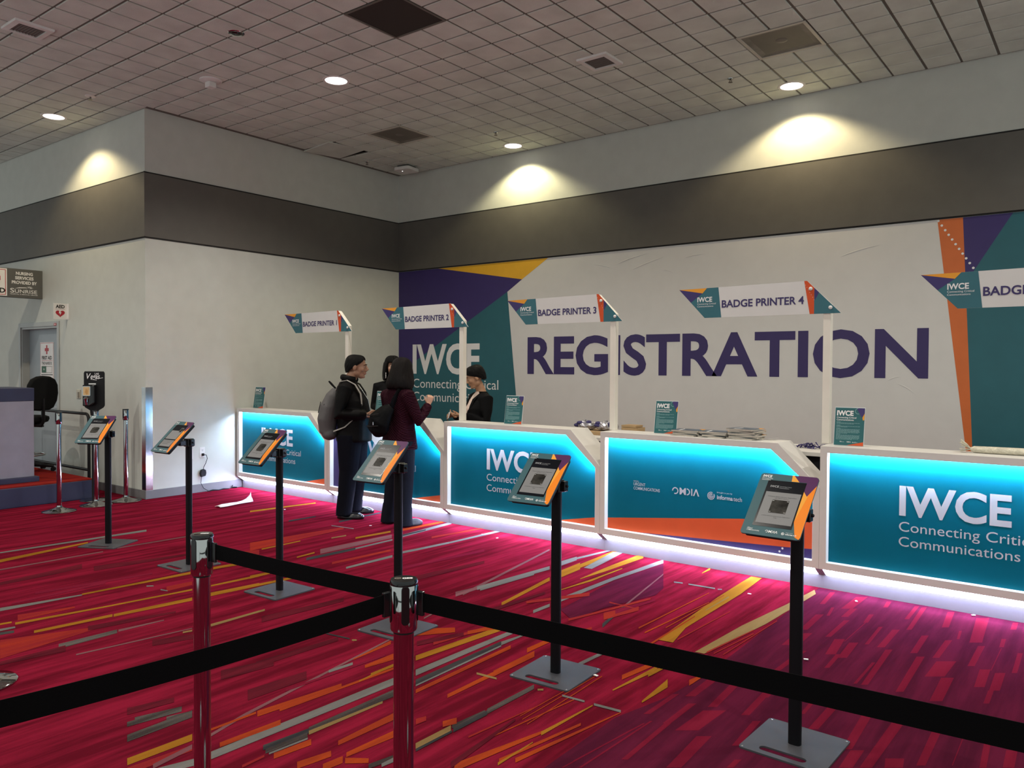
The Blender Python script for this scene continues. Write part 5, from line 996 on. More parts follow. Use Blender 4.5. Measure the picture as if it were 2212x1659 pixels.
# ================================================================== SANITIZER, CHAIR, FLOOR BITS
t = thing('sanitizer_stand', 'black hand sanitizer stand with a white script logo, left of the corner', 'sanitizer stand', (-9.69, 4.44, 0), R(44)); obj('base', MB().lathe([(0.17, 0), (0.17, 0.008), (0.16, 0.014), (0.02, 0.02)], n=48), m_chrome, t, smooth=40); obj('post', MB().box(-0.035, 0.035, -0.02, 0.02, 0.012, 1.12), m_black, t, bevel=0.004)
fr = Fr((0, -0.022, 0), (1, 0, 0), (0, 0, 1)); b = MB(); b.prism([(-0.045, 1.02), (0.045, 1.02), (0.05, 1.08), (0.105, 1.115)] + [(0.118, 1.14), (0.118, 1.525), (0.108, 1.545)] + [(-0.108, 1.545), (-0.118, 1.525), (-0.118, 1.14), (-0.105, 1.115), (-0.05, 1.08)], fr, -0.012, 0, 0); obj('back_board', b, m_black, t, bevel=0.004)
b = MB(); b.text('LAS', fr, 0.008, 1.505, 0.022, 0.046, 0.001, 0, 0.02); b.text('V', fr, -0.085, 1.455, 0.066, 0.05, 0.001, 0, 0.012, shear=0.3); b.text('egas', fr, -0.040, 1.455, 0.062, 0.105, 0.001, 0, 0.012, shear=0.25); b.flat([(0.06, 1.459), (0.10, 1.466), (0.10, 1.470), (0.06, 1.464)], fr, 0.001, 0); b.flat([(-0.04, 1.447), (0.03, 1.438), (0.03, 1.443), (-0.04, 1.451)], fr, 0.001, 0); b.flat([(-0.062, 1.390), (0.02, 1.390), (0.02, 1.402), (-0.062, 1.402)], fr, 0.001, 0); obj('lettering', b, m_letter, t)
b = MB(); b.prism([(-0.10, 1.135), (-0.02, 1.135), (0.03, 1.17), (0.03, 1.385), (-0.10, 1.385)], fr, 0.0, 0.085, 0); obj('dispenser', b, m_blackgl, t, bevel=0.010)
b = MB(); f2 = Fr((0, -0.108, 0), (1, 0, 0), (0, 0, 1)); b.prism(rrect(-0.096, -0.008, 1.255, 1.37, 0.01), f2, 0, 0.004, 0); b.flat(rrect(-0.088, -0.016, 1.263, 1.362, 0.006), f2, 0.0048, 1); b.flat([(-0.07, 1.30), (-0.055, 1.345), (-0.04, 1.32), (-0.03, 1.35), (-0.035, 1.28), (-0.05, 1.27)], f2, 0.0054, 2); obj('display_window', b, [m_chrome, mat('lit_window_paint', (0.62, 0.42, 0.20), 0.25), mat('lit_window_streak', (0.50, 0.27, 0.08), 0.3)], t)  # cream and amber colours painted in for the window's lit, reflective look
b = MB(); b.tube([(-0.055, -0.085, 1.235), (-0.055, -0.118, 1.215), (-0.055, -0.11, 1.15)], [0.03, 0.026, 0.012], 14); obj('nozzle', b, m_chrome, t, smooth=50)
# drafting chair on the platform
t = thing('drafting_chair', 'black drafting chair with a rounded backrest on the platform', 'chair', (-11.18, 4.27, 0.237), R(106)); fab = mat('black_fabric', (0.008, 0.008, 0.008), 0.85, bump=0.2, bscale=300, spec=0.12)   # seat points along local +y
b = MB()
for k in range(5):
    a = 2 * math.pi * k / 5 + 0.3; e = Vector((0.30 * math.cos(a), 0.30 * math.sin(a), 0)); b.tube([(0, 0, 0.10), tuple(e * 0.5 + Vector((0, 0, 0.085))), tuple(e + Vector((0, 0, 0.065)))], [0.032, 0.026, 0.018], 10)
obj('star_base', b, m_black, t, smooth=50)
for k in range(5):
    a = 2 * math.pi * k / 5 + 0.3; e = Vector((0.30 * math.cos(a), 0.30 * math.sin(a), 0.028)); tn = Vector((-math.sin(a), math.cos(a), 0)); b = MB(); b.cyl(e - tn * 0.022, e - tn * 0.006, 0.028, n=18); b.cyl(e + tn * 0.006, e + tn * 0.022, 0.028, n=18); b.cyl(e + Vector((0, 0, 0.01)), e + Vector((0, 0, 0.045)), 0.008, n=8); obj('caster', b, m_black, t, smooth=40)
obj('column', MB().cyl((0, 0, 0.09), (0, 0, 0.40), 0.032), m_black, t, smooth=40); obj('gas_lift', MB().cyl((0, 0, 0.40), (0, 0, 0.62), 0.017), m_steel, t, smooth=40)
b = MB(); ring = [(0.20 * math.cos(2 * math.pi * k / 32), 0.20 * math.sin(2 * math.pi * k / 32), 0.22) for k in range(33)]; b.tube(ring, 0.011, 10)
for k in range(3): a = 2 * math.pi * k / 3; b.cyl((0.03 * math.cos(a), 0.03 * math.sin(a), 0.22), (0.20 * math.cos(a), 0.20 * math.sin(a), 0.22), 0.009, n=10)
obj('foot_ring', b, m_chrome, t, smooth=50)
b = MB(); b.slices([(0.63, 0, 0.0, 0.18, 0.18), (0.645, 0, 0, 0.225, 0.22), (0.68, 0, 0, 0.24, 0.235), (0.71, 0, 0, 0.235, 0.23), (0.725, 0, 0, 0.20, 0.195), (0.730, 0, 0, 0.12, 0.12)], 40); obj('seat', b, fab, t, smooth=50)
obj('seat_plate', MB().box(-0.10, 0.10, -0.12, 0.10, 0.605, 0.632), m_black, t, bevel=0.004); obj('lever', MB().tube([(0.05, 0, 0.61), (0.16, 0.03, 0.60), (0.22, 0.03, 0.585), (0.25, 0.03, 0.57)], [0.008, 0.008, 0.014, 0.012], 10), m_black, t, smooth=50)
obj('back_support', MB().tube([(0, -0.10, 0.61), (0, -0.26, 0.61), (0, -0.29, 0.66), (0, -0.285, 0.95)], [0.018] * 4, 10, 0, 1.6), m_black, t, smooth=50)
fr = Fr((0, -0.25, 0.80), (1, 0, 0), (0, -0.10, 1)); pr = [(-0.16, 0.03), (-0.10, 0.0), (0.10, 0.0), (0.16, 0.03), (0.205, 0.12), (0.215, 0.22), (0.20, 0.33), (0.16, 0.40), (0.09, 0.435), (0, 0.445), (-0.09, 0.435), (-0.16, 0.40), (-0.20, 0.33), (-0.215, 0.22), (-0.205, 0.12)]
b = MB(); b.prism(pr, fr, -0.032, 0.032, 0); obj('backrest', b, fab, t, bevel=0.022, smooth=50)
# crumpled white glove-like scrap and paper bits on the carpet
rnd = random.Random(5); b = MB(); vs = []; n = 16
prof = [(0.0, 0.05, 0.012), (0.08, 0.055, 0.02), (0.18, 0.045, 0.024), (0.28, 0.04, 0.018), (0.36, 0.055, 0.020), (0.43, 0.06, 0.045), (0.47, 0.045, 0.085), (0.48, 0.02, 0.10)]
for (s, w, hgt) in prof:
    for k in range(9): q = -1 + k / 4; vs.append((s, q * w + rnd.uniform(-.006, .006), 0.004 + hgt * (1 - q * q) * rnd.uniform(0.5, 1.1)))
fs = [(i * 9 + k, i * 9 + k + 1, (i + 1) * 9 + k + 1, (i + 1) * 9 + k) for i in range(len(prof) - 1) for k in range(8)]; b.add(vs, fs); o = obj('paper_scrap', b, mat('white_tissue', (0.72, 0.70, 0.70), 0.8), None, (-8.135, 5.08, 0.004), R(97), smooth=80); o.modifiers.new('s', 'SOLIDIFY').thickness = 0.002; tag(o, 'crumpled white scrap lying on the carpet near the side wall', 'scrap')
cb = None
bits = ((-1.355, 4.456, 'tiny white paper bit on the plum carpet right of the nearest tablet stand'), (-2.151, 3.533, 'tiny white paper bit right of the stand plate before the IWCE counter'), (-3.222, 3.781, 'tiny white paper bit behind the nearest belt post'), (-1.425, 5.796, 'tiny white paper bit close to the rightmost counter'), (-0.736, 5.95, 'tiny white paper bit at the right edge below the rightmost counter'), (-2.076, 5.504, 'tiny white paper bit before the sponsor logo counter'), (-7.421, 5.47, 'tiny white paper bit left of the man'), (-5.998, 5.46, "tiny white paper bit between the two people's feet"), (-4.845, 5.853, 'tiny white paper bit left of the two near the middle counter'), (-4.635, 5.812, 'tiny white paper bit right of the two near the middle counter'))
for (x, y, lab) in bits:
    if cb is None: cb = obj('paper_bit', MB().box(-0.012, 0.012, -0.007, 0.007, 0, 0.003), m_paper, None, (x, y, 0.0065), 0.4); tag(cb, lab, 'paper bit', 'tiny white paper bits on the carpet')
    else: c = cb.copy(); COL.objects.link(c); c.location = (x, y, 0.0065); c.rotation_euler = (0, 0, x * 3); c['label'] = lab
# ================================================================== PEOPLE
m_skin_m = mat('skin_tan', (0.30, 0.155, 0.095), 0.5, var=0.05, vscale=20); m_skin_w = mat('skin_fair', (0.50, 0.28, 0.19), 0.5, var=0.04, vscale=20); m_skin_b = mat('skin_olive', (0.46, 0.25, 0.145), 0.5, var=0.05, vscale=20)
m_hair = mat('black_hair', (0.004, 0.0035, 0.0035), 0.42, var=0.5, stretch=(14, 14, 1), spec=0.12, vscale=18, bump=0.5, bscale=40); m_hairb = mat('dark_brown_hair', (0.006, 0.0042, 0.004), 0.42, var=0.6, stretch=(16, 16, 1), spec=0.12, vscale=16, bump=0.5, bscale=40)
m_jack = mat('black_quilted_jacket', (0.0045, 0.0042, 0.0045), 0.5, bump=0.35, bscale=18, var=0.2, spec=0.08); m_blz = mat('black_blazer', (0.0035, 0.0035, 0.004), 0.8, bump=0.1, bscale=200, spec=0.12)
m_trou = mat('dark_navy_trousers', (0.0045, 0.005, 0.0085), 0.75, bump=0.3, bscale=16, spec=0.06); m_jean = mat('dark_jeans', (0.0055, 0.0065, 0.012), 0.8, bump=0.25, bscale=18, spec=0.12); m_shoe = mat('black_leather', (0.010, 0.010, 0.012), 0.22); m_shoe2 = mat('dark_grey_shoe', (0.03, 0.03, 0.037), 0.6)
m_pack = mat('grey_backpack_fabric', (0.105, 0.102, 0.104), 0.8, bump=0.3, bscale=14, var=0.12, spec=0.12); m_strapg = mat('light_grey_strap', (0.30, 0.28, 0.26), 0.8); m_bag = mat('black_nylon', (0.0035, 0.0035, 0.004), 0.5, bump=0.4, bscale=16, spec=0.06)
m_shirt = mat('cream_blouse', (0.72, 0.58, 0.50), 0.7); m_eye = mat('eye_white', (0.55, 0.52, 0.5), 0.3); m_iris = mat('dark_iris', (0.012, 0.008, 0.006), 0.2); m_lip = mat('lip', (0.32, 0.10, 0.085), 0.5)
def quilt(name, col):
    m = mat(name, col, 0.7, var=0.15, vscale=10, spec=0.06); nt = m.node_tree; N = nt.nodes; L = nt.links; b = N['Principled BSDF']
    tc = N.new('ShaderNodeTexCoord'); hs = []
    for a in (0.7, -0.7):
        mp = N.new('ShaderNodeMapping'); mp.inputs['Rotation'].default_value = (0, a, 0); L.new(tc.outputs['Object'], mp.inputs[0]); w = N.new('ShaderNodeTexWave'); w.wave_type = 'BANDS'; w.bands_direction = 'Z'; w.inputs['Scale'].default_value = 17; L.new(mp.outputs[0], w.inputs['Vector']); hs.append(w)
    mn = N.new('ShaderNodeMath'); mn.operation = 'MINIMUM'; L.new(hs[0].outputs['Fac'], mn.inputs[0]); L.new(hs[1].outputs['Fac'], mn.inputs[1])
    bp = N.new('ShaderNodeBump'); bp.inputs['Strength'].default_value = 0.9; bp.inputs['Distance'].default_value = 0.012; L.new(mn.outputs[0], bp.inputs['Height']); L.new(bp.outputs[0], b.inputs['Normal']); return m
m_quilt = quilt('maroon_quilted_jacket', (0.028, 0.0055, 0.012))
def head_matrix(c, yaw=0.0, pitch=0.0, roll=0.0): return Matrix.Translation(Vector(c)) @ Matrix.Rotation(R(yaw), 4, 'Z') @ Matrix.Rotation(R(pitch), 4, 'X') @ Matrix.Rotation(R(roll), 4, 'Y')
def xf(mb, M_):
    mb.v = [tuple(M_ @ Vector(v)) for v in mb.v]; return mb
def head_shapes(sc=1.0, jaw=1.0):
    b = MB()
    b.ell((0, -0.012, 0.030), (0.074, 0.094, 0.084), 24, 16); b.ell((0, 0.030, -0.015), (0.062, 0.060, 0.085), 20, 14); b.ell((0, 0.044, -0.080), (0.040 * jaw, 0.036, 0.032), 16, 10); b.ell((0, 0.010, -0.055), (0.058 * jaw, 0.062, 0.050), 16, 10)
    b.ell((0, 0.076, 0.026), (0.052, 0.017, 0.013), 14, 8); b.tube([(0, 0.086, 0.018), (0, 0.100, -0.006), (0, 0.110, -0.026)], [0.008, 0.011, 0.014], 10); b.ell((0.013, 0.094, -0.031), (0.010, 0.011, 0.009), 10, 6); b.ell((-0.013, 0.094, -0.031), (0.010, 0.011, 0.009), 10, 6)
    b.ell((0, 0.083, -0.053), (0.023, 0.012, 0.0065), 12, 8); b.ell((0, 0.081, -0.064), (0.021, 0.012, 0.008), 12, 8); b.ell((0, 0.072, -0.093), (0.020, 0.015, 0.014), 12, 8)
    for s in (1, -1):
        b.ell((s * 0.038, 0.058, -0.022), (0.024, 0.026, 0.026), 12, 8); b.ell((s * 0.076, -0.008, -0.004), (0.010, 0.021, 0.034), 12, 10, 0, Matrix.Rotation(R(-10 * s), 3, 'Z')); b.ell((s * 0.030, 0.077, 0.008), (0.016, 0.009, 0.010), 10, 6)
    b.v = [(v[0] * sc, v[1] * sc, v[2] * sc) for v in b.v]; return b
def face_bits(parent, Mx, sc, down=0.0):
    b = MB()
    for s in (1, -1):
        b.ell((s * 0.030 * sc, 0.0805 * sc, 0.006 * sc), (0.0125 * sc, 0.0065 * sc, (0.0062 - 0.003 * down) * sc), 12, 8, 0); b.ell((s * 0.030 * sc, 0.0855 * sc, (0.006 - 0.002 * down) * sc), (0.0050 * sc, 0.0028 * sc, 0.0052 * sc), 10, 6, 1)
    obj('eyes', xf(b, Mx), [m_eye, m_iris], parent, smooth=80); b = MB()
    for s in (1, -1): b.tube([(s * 0.014 * sc, 0.0925 * sc, 0.026 * sc), (s * 0.032 * sc, 0.0895 * sc, 0.031 * sc), (s * 0.050 * sc, 0.078 * sc, 0.025 * sc)], [0.003 * sc, 0.004 * sc, 0.002 * sc], 6)
    obj('eyebrows', xf(b, Mx), m_hair, parent, smooth=80); b = MB(); b.ell((0, 0.0885 * sc, -0.0535 * sc), (0.020 * sc, 0.0085 * sc, 0.0048 * sc), 12, 6); b.ell((0, 0.0865 * sc, -0.0635 * sc), (0.018 * sc, 0.0085 * sc, 0.0058 * sc), 12, 6); obj('lips', xf(b, Mx), m_lip, parent, smooth=80)
def hair_shell(levels, thick, M_, mats, parent, n=40, seed=1, jag=0.004):
    """levels (top to bottom): z, rx, ry, cy, half opening angle measured from the face; thickened into a solid cap"""
    rnd = random.Random(seed); vs = []; fs = []
    for li, (z, rx, ry, cy, op) in enumerate(levels):
        for k in range(n + 1):
            a = R(op + (360 - 2 * op) * k / n); j = rnd.uniform(-jag, jag) if li > 1 else 0
            vs.append((-rx * math.sin(a) * (1 + j * 8), cy + ry * math.cos(a) * (1 + j * 8), z + (rnd.uniform(-jag, jag) * 2 if li == len(levels) - 1 else 0)))
    for l in range(len(levels) - 1):
        for k in range(n): fs.append((l * (n + 1) + k, (l + 1) * (n + 1) + k, (l + 1) * (n + 1) + k + 1, l * (n + 1) + k + 1))
    b = MB().add(vs, fs); xf(b, M_); o = obj('hair', b, mats, parent, smooth=80); s = o.modifiers.new('t', 'SOLIDIFY'); s.thickness = thick; s.offset = 0.0; o.modifiers.new('d', 'SUBSURF').render_levels = 1; o.modifiers['d'].levels = 1; return o
def hand_shapes(b, w, fwd, palm, thumb, curl=35, s=1.0, spread=5):
    """w wrist point, fwd towards the fingertips, palm = direction the palm faces, thumb = side of the thumb"""
    w = Vector(w); f = Vector(fwd).normalized(); p = Vector(palm).normalized(); t = Vector(thumb).normalized()
    b.tube([w - f * 0.02 * s, w + f * 0.01 * s, w + f * 0.05 * s, w + f * 0.088 * s], [0.025 * s, 0.027 * s, 0.037 * s, 0.038 * s], 12, 0, 0.42, up=p)
    for k, (l, off) in enumerate(((0.066, 0.029), (0.076, 0.010), (0.070, -0.009), (0.055, -0.028))):
        q = w + f * 0.082 * s + t * off * s; pts = [q - f * 0.02 * s, q]; d = f.copy(); ax = f.cross(p).normalized(); d = Matrix.Rotation(R((1.5 - k) * spread), 3, p) @ d if False else d + t * (1.5 - k) * math.tan(R(spread)) * 0.6; d.normalize()
        for j, fr_ in enumerate((0.45, 0.32, 0.23)): d = Matrix.Rotation(R(curl * (0.7, 1.0, 0.8)[j]), 3, ax) @ d; q = q + d * l * fr_ * s; pts.append(q)
        b.tube(pts, [0.0095 * s, 0.0095 * s, 0.0088 * s, 0.008 * s, 0.0062 * s], 8)
    q = w + f * 0.022 * s + t * 0.026 * s; d = (f * 0.7 + t * 0.75 + p * 0.2).normalized(); pts = [q - d * 0.02 * s, q, q + d * 0.032 * s]; d2 = (f * 0.95 + t * 0.25 + p * 0.45).normalized(); pts += [pts[-1] + d2 * 0.027 * s, pts[-1] + d2 * 0.046 * s]; b.tube(pts, [0.013 * s, 0.0125 * s, 0.0105 * s, 0.0092 * s, 0.007 * s], 8)
def shoe(parent, x, y, yaw, m, l=0.275, w=0.048):
    b = MB(); M_ = Matrix.Translation((x, y, 0)) @ Matrix.Rotation(R(yaw), 4, 'Z'); h = l / 2
    b.slices([(0.004, 0, 0, w * 0.9, h * 0.97), (0.016, 0, 0, w, h), (0.03, 0, -0.002, w * 0.97, h * 0.97)], 24); b.ell((0, -h * 0.50, 0.045), (w * 0.86, h * 0.46, 0.048), 16, 10); b.ell((0, h * 0.28, 0.030), (w * 0.90, h * 0.62, 0.042), 16, 10); b.ell((0, h * 0.72, 0.026), (w * 0.78, h * 0.27, 0.026), 14, 8)
    return organic('shoe', xf(b, M_), m, parent, 0.006, 3)
def lerp(a, c, t): return tuple(a[i] + (c[i] - a[i]) * t for i in range(3))
# ---------------------------------------------------------------- man with a grey backpack (local +y is the way he faces)
mp_ = thing('person', 'person with short dark hair in a black jacket, in profile, wearing a grey backpack', 'person', (-6.58, 5.70, 0), YAW - math.pi / 2 + R(0), 'people at the counters')
mp_.rotation_euler = (0, 0, math.atan2(math.sin(YAW), math.cos(YAW)) - math.pi / 2)
HM = head_matrix((0.0, 0.068, 1.615), 0, -4); b = xf(head_shapes(1.10, 1.08), HM)
b.tube([(0, -0.03, 1.40), (0, 0.0, 1.48), (0, 0.035, 1.56)], [0.070, 0.062, 0.060], 16)
b.slices([(0.86, 0, 0.02, .15, .11), (1.0, 0, 0.03, .15, .115), (1.12, 0, 0.04, .155, .12), (1.25, 0, 0.03, .165, .115), (1.36, 0, 0.0, .165, .095), (1.43, 0, -0.015, .11, .07), (1.46, 0, -0.02, .05, .05)], 24)
RS, RE, RW = (0.185, -0.025, 1.375), (0.245, -0.075, 1.115), (0.150, 0.205, 1.105); LS, LE, LW = (-0.185, -0.025, 1.375), (-0.245, -0.04, 1.12), (-0.085, 0.215, 1.035)
for (a, e, w) in ((RS, RE, RW), (LS, LE, LW)): b.tube([lerp(a, (0, 0, a[2]), .3), a, lerp(a, e, .5), e, lerp(e, w, .5), w], [.052, .05, .045, .04, .036, .027], 12)
for s in (1, -1): b.tube([(s * .085, .02, .92), (s * .10, .02, .85), (s * .115, .02, .50), (s * .15, -.015, .09)], [.09, .085, .055, .040], 14)
hand_shapes(b, RW, (-0.10, 1.0, -0.08), (-0.9, 0, -0.45), (-0.15, 0.1, 1.0), 28, 1.05); hand_shapes(b, LW, (0.25, 1, 0.02), (0.15, 0, 1.0), (-0.85, 0.45, 0.1), 30, 1.05)
organic('body', b, m_skin_m, mp_, 0.0055, 3); face_bits(mp_, HM, 1.10)
hair_shell([(0.122, .010, .012, -.012, 0), (0.118, .040, .050, -.012, 4), (0.105, .062, .080, -.012, 12), (0.080, .077, .099, -.012, 26), (0.055, .0815, .105, -.012, 44), (0.030, .083, .107, -.013, 64), (0.004, .082, .106, -.015, 82), (-0.024, .076, .099, -.018, 104), (-0.048, .068, .089, -.022, 124), (-0.066, .058, .079, -.026, 134)], 0.011, HM @ Matrix.Scale(1.06, 4), m_hair, mp_)
b = MB(); b.slices([(0.815, 0, 0.04, .200, .182), (0.84, 0, 0.04, .206, .190), (0.92, 0, 0.042, .200, .184), (1.02, 0, 0.046, .198, .182), (1.12, 0, 0.048, .20, .172), (1.25, 0, 0.032, .210, .156), (1.34, 0, 0.0, .205, .125), (1.40, 0, -0.02, .165, .10), (1.445, 0, -0.022, .10, .085), (1.475, 0, -0.015, .082, .080), (1.485, 0, -0.012, .076, .074)], 30)
for (a, e, w) in ((RS, RE, RW), (LS, LE, LW)): b.tube([lerp(a, (0, 0, a[2]), .35), a, lerp(a, e, .5), e, lerp(e, w, .55), lerp(e, w, .97)], [.085, .086, .074, .068, .056, .047], 16)
organic('jacket', b, m_jack, mp_, 0.009, 3)
b = MB(); b.tube([(0.076 * math.cos(R(a)), -0.012 + 0.080 * math.sin(R(a)), 1.492 - 0.016 * math.sin(R(a))) for a in range(-245, 66, 15)], 0.019, 10, 0, 1.6); obj('collar', b, m_jack, mp_, smooth=60)
b = MB(); b.tube([(0.0, 0.214, 0.84), (0.0, 0.226, 0.95), (0, 0.222, 1.10), (0, 0.190, 1.26), (0, 0.10, 1.40)], 0.006, 8); obj('zip', b, m_steel, mp_, smooth=60)
b = MB()
b.slices([(0.78, 0, .015, .165, .135), (0.86, 0, .02, .170, .140), (0.92, 0, .02, .165, .135)], 24)
for s in (1, -1): b.tube([(s * .08, .02 - s * .012, .88), (s * .095, .025 - s * .02, .74), (s * .112, .025 - s * .025, .50), (s * .135, .005 - s * .025, .25), (s * .152, -.012 - s * .025, .09), (s * .154, -.012 - s * .025, .035)], [.135, .124, .098, .088, .085, .086], 18)
organic('trousers', b, m_trou, mp_, 0.009, 3)
shoe(mp_, 0.160, 0.035, -6, m_shoe, 0.30); shoe(mp_, -0.160, 0.085, 10, m_shoe, 0.29)
# what he holds
def in_person(p, local): return p.matrix_world @ Vector(local)
bpy.context.view_layer.update()
t = obj('folded_paper', MB().box(-0.045, 0.045, -0.075, 0.075, -0.001, 0.001), m_paper, None, in_person(mp_, (-0.075, 0.315, 1.062)), rot=(R(-8), R(24), mp_.rotation_euler.z + R(-20))); tag(t, "white folded paper in the man's hands", 'paper')
t = thing('lanyard_badge', "badge and printed papers on a purple lanyard hanging below the man's hands", 'badge', in_person(mp_, (-0.02, 0.345, 0.80)), mp_.rotation_euler.z)
obj('badge_card', MB().box(-0.002, 0.002, -0.055, 0.055, 0.02, 0.20), m_paper, t).rotation_euler = (R(38), 0, 0); obj('badge_pouch', MB().box(-0.002, 0.002, -0.05, 0.05, 0.02, 0.09), mat('violet_card', (0.10, 0.06, 0.60), 0.5), t).rotation_euler = (R(8), 0, 0)
t.children[-1].location = (0.01, 0.01, 0.11); t.children[0].location = (0, -0.02, -0.01)
obj('ribbon', MB().tube([(0, -0.04, 0.16), (0.01, -0.03, 0.20), (0.0, -0.02, 0.235)], 0.010, 6, 0, 0.25), m_lany, t)
# his backpack
bk = thing('backpack', 'slim grey backpack on the back of the man in the black jacket', 'backpack', mp_.location, mp_.rotation_euler.z); b = MB()
b.tube([(0.03, -0.200, 0.870), (0.035, -0.235, 0.93), (0.04, -0.240, 1.05), (0.035, -0.215, 1.18), (0.02, -0.175, 1.30), (0.01, -0.150, 1.375)], [0.060, 0.118, 0.135, 0.130, 0.105, 0.055], 20, 0, 0.78, up=(0, 1, 0)); b.ell((0.035, -0.215, 0.90), (0.125, 0.085, 0.075), 20, 12)
organic('main_bag', b, m_pack, bk, 0.009, 4)
b = MB(); b.tube([(0.145, -0.25, 1.22), (0.15, -0.27, 1.10), (0.148, -0.265, 0.98)], 0.004, 6); b.tube([(0.05, -0.31, 1.24), (0.06, -0.335, 1.12)], 0.004, 6); obj('zipper', b, m_black, bk, smooth=60)
for s in (1, -1):
    b = MB(); b.tube([(s * .085, -.135, 1.36), (s * .10, -.085, 1.455), (s * .112, -0.01, 1.468), (s * .128, .075, 1.425), (s * .140, .135, 1.33), (s * .145, .150, 1.22)], [.028] * 6, 10, 0, 0.28, up=(0, 0, 1)); b.tube([(s * .145, .150, 1.22), (s * .19, .11, 1.10), (s * .205, -.02, 0.98), (s * .15, -.15, 0.93)], [.012, .010, .010, .010], 8, 0, 0.4); obj('shoulder_strap', b, m_strapg if s > 0 else m_bag, bk, smooth=60)
obj('top_handle', MB().tube([(-0.03, -0.165, 1.375), (-0.03, -0.215, 1.435), (-0.02, -0.235, 1.455), (0.0, -0.20, 1.42), (0.01, -0.155, 1.38)], 0.010, 8), m_bag, bk, smooth=60)
# ---------------------------------------------------------------- woman in a maroon quilted jacket, seen from behind
wp = thing('person', 'person seen from behind with shoulder length dark hair and a maroon quilted jacket', 'person', (-5.845, 5.705, 0), R(-8), 'people at the counters')
HW = head_matrix((0.012, 0.035, 1.575), 22, -4); b = xf(head_shapes(1.0, 0.95), HW); b.tube([(0, -0.03, 1.36), (0.0, -0.01, 1.44), (0.008, 0.015, 1.53)], [.062, .052, .05], 14)
b.slices([(0.84, 0, .01, .16, .115), (0.98, 0, .01, .145, .10), (1.08, 0, .015, .14, .10), (1.22, 0, .015, .155, .10), (1.32, 0, -.01, .155, .085), (1.385, 0, -.02, .10, .06), (1.41, 0, -.02, .05, .045)], 24)
RS, RE, RW = (.170, -.02, 1.330), (.268, .055, 1.075), (.215, .215, 1.235); LS, LE, LW = (-.170, -.02, 1.330), (-.245, .055, 1.08), (-.10, .24, 1.13)
for (a, e, w) in ((RS, RE, RW), (LS, LE, LW)): b.tube([lerp(a, (0, 0, a[2]), .3), a, lerp(a, e, .5), e, lerp(e, w, .5), w], [.046, .045, .04, .036, .032, .024], 12)
for s in (1, -1): b.tube([(s * .08, .01, .90), (s * .095, .01, .82), (s * .105, .015, .47), (s * .12, -.02, .09)], [.09, .085, .052, .036], 14)
hand_shapes(b, RW, (-0.05, 0.35, 1.0), (-0.8, 0.5, 0), (-0.5, -0.6, 0.2), 55, 0.92); hand_shapes(b, LW, (0.3, 1, 0.05), (0.3, 0, -1), (0.8, -0.3, 0.2), 40, 0.92)
organic('body', b, m_skin_w, wp, 0.0055, 3); face_bits(wp, HW, 1.0)
hair_shell([(0.132, .008, .010, -.014, 0), (0.128, .034, .042, -.014, 2), (0.116, .058, .070, -.014, 5), (0.094, .077, .093, -.014, 10), (0.062, .090, .108, -.014, 26), (0.025, .097, .116, -.016, 46), (-0.02, .108, .122, -.020, 58), (-0.065, .119, .124, -.026, 60), (-0.105, .131, .124, -.032, 62), (-0.140, .138, .120, -.036, 66), (-0.168, .134, .110, -.038, 74), (-0.186, .120, .096, -.038, 84)], 0.024, HW, m_hairb, wp, 44, 2, 0.005)
b = MB(); b.slices([(0.775, 0, .005, .200, .158), (0.80, 0, .005, .204, .160), (0.90, 0, .008, .188, .146), (1.02, 0, .012, .170, .130), (1.10, 0, .014, .168, .126), (1.22, 0, .01, .186, .128), (1.30, 0, -.012, .190, .108), (1.36, 0, -.024, .145, .085), (1.395, 0, -.024, .085, .068), (1.415, 0, -.02, .07, .06)], 30)
for (a, e, w) in ((RS, RE, RW), (LS, LE, LW)): b.tube([lerp(a, (0, 0, a[2]), .35), a, lerp(a, e, .5), e, lerp(e, w, .55), lerp(e, w, .95)], [.076, .078, .066, .062, .052, .044], 16)
organic('jacket', b, m_quilt, wp, 0.009, 3)
obj('collar', MB().tube([(0.070 * math.cos(R(a)), -0.018 + 0.070 * math.sin(R(a)), 1.412) for a in range(-240, 61, 15)], 0.014, 10, 0, 1.5), m_quilt, wp, smooth=60)
b = MB(); b.slices([(0.74, 0, 0, .165, .125), (0.83, 0, 0, .17, .13), (0.90, 0, 0, .155, .12)], 24)
for s in (1, -1): b.tube([(s * .082, .0, .86), (s * .098, .0, .70), (s * .108, .01, .47), (s * .122, -.012, .25), (s * .130, -.025, .09), (s * .130, -.025, .012)], [.118, .106, .080, .073, .082, .090], 18)
organic('jeans', b, m_jean, wp, 0.009, 3); shoe(wp, 0.135, 0.055, -12, m_shoe2, 0.265, 0.045); shoe(wp, -0.130, 0.03, 14, m_shoe2, 0.265, 0.045)
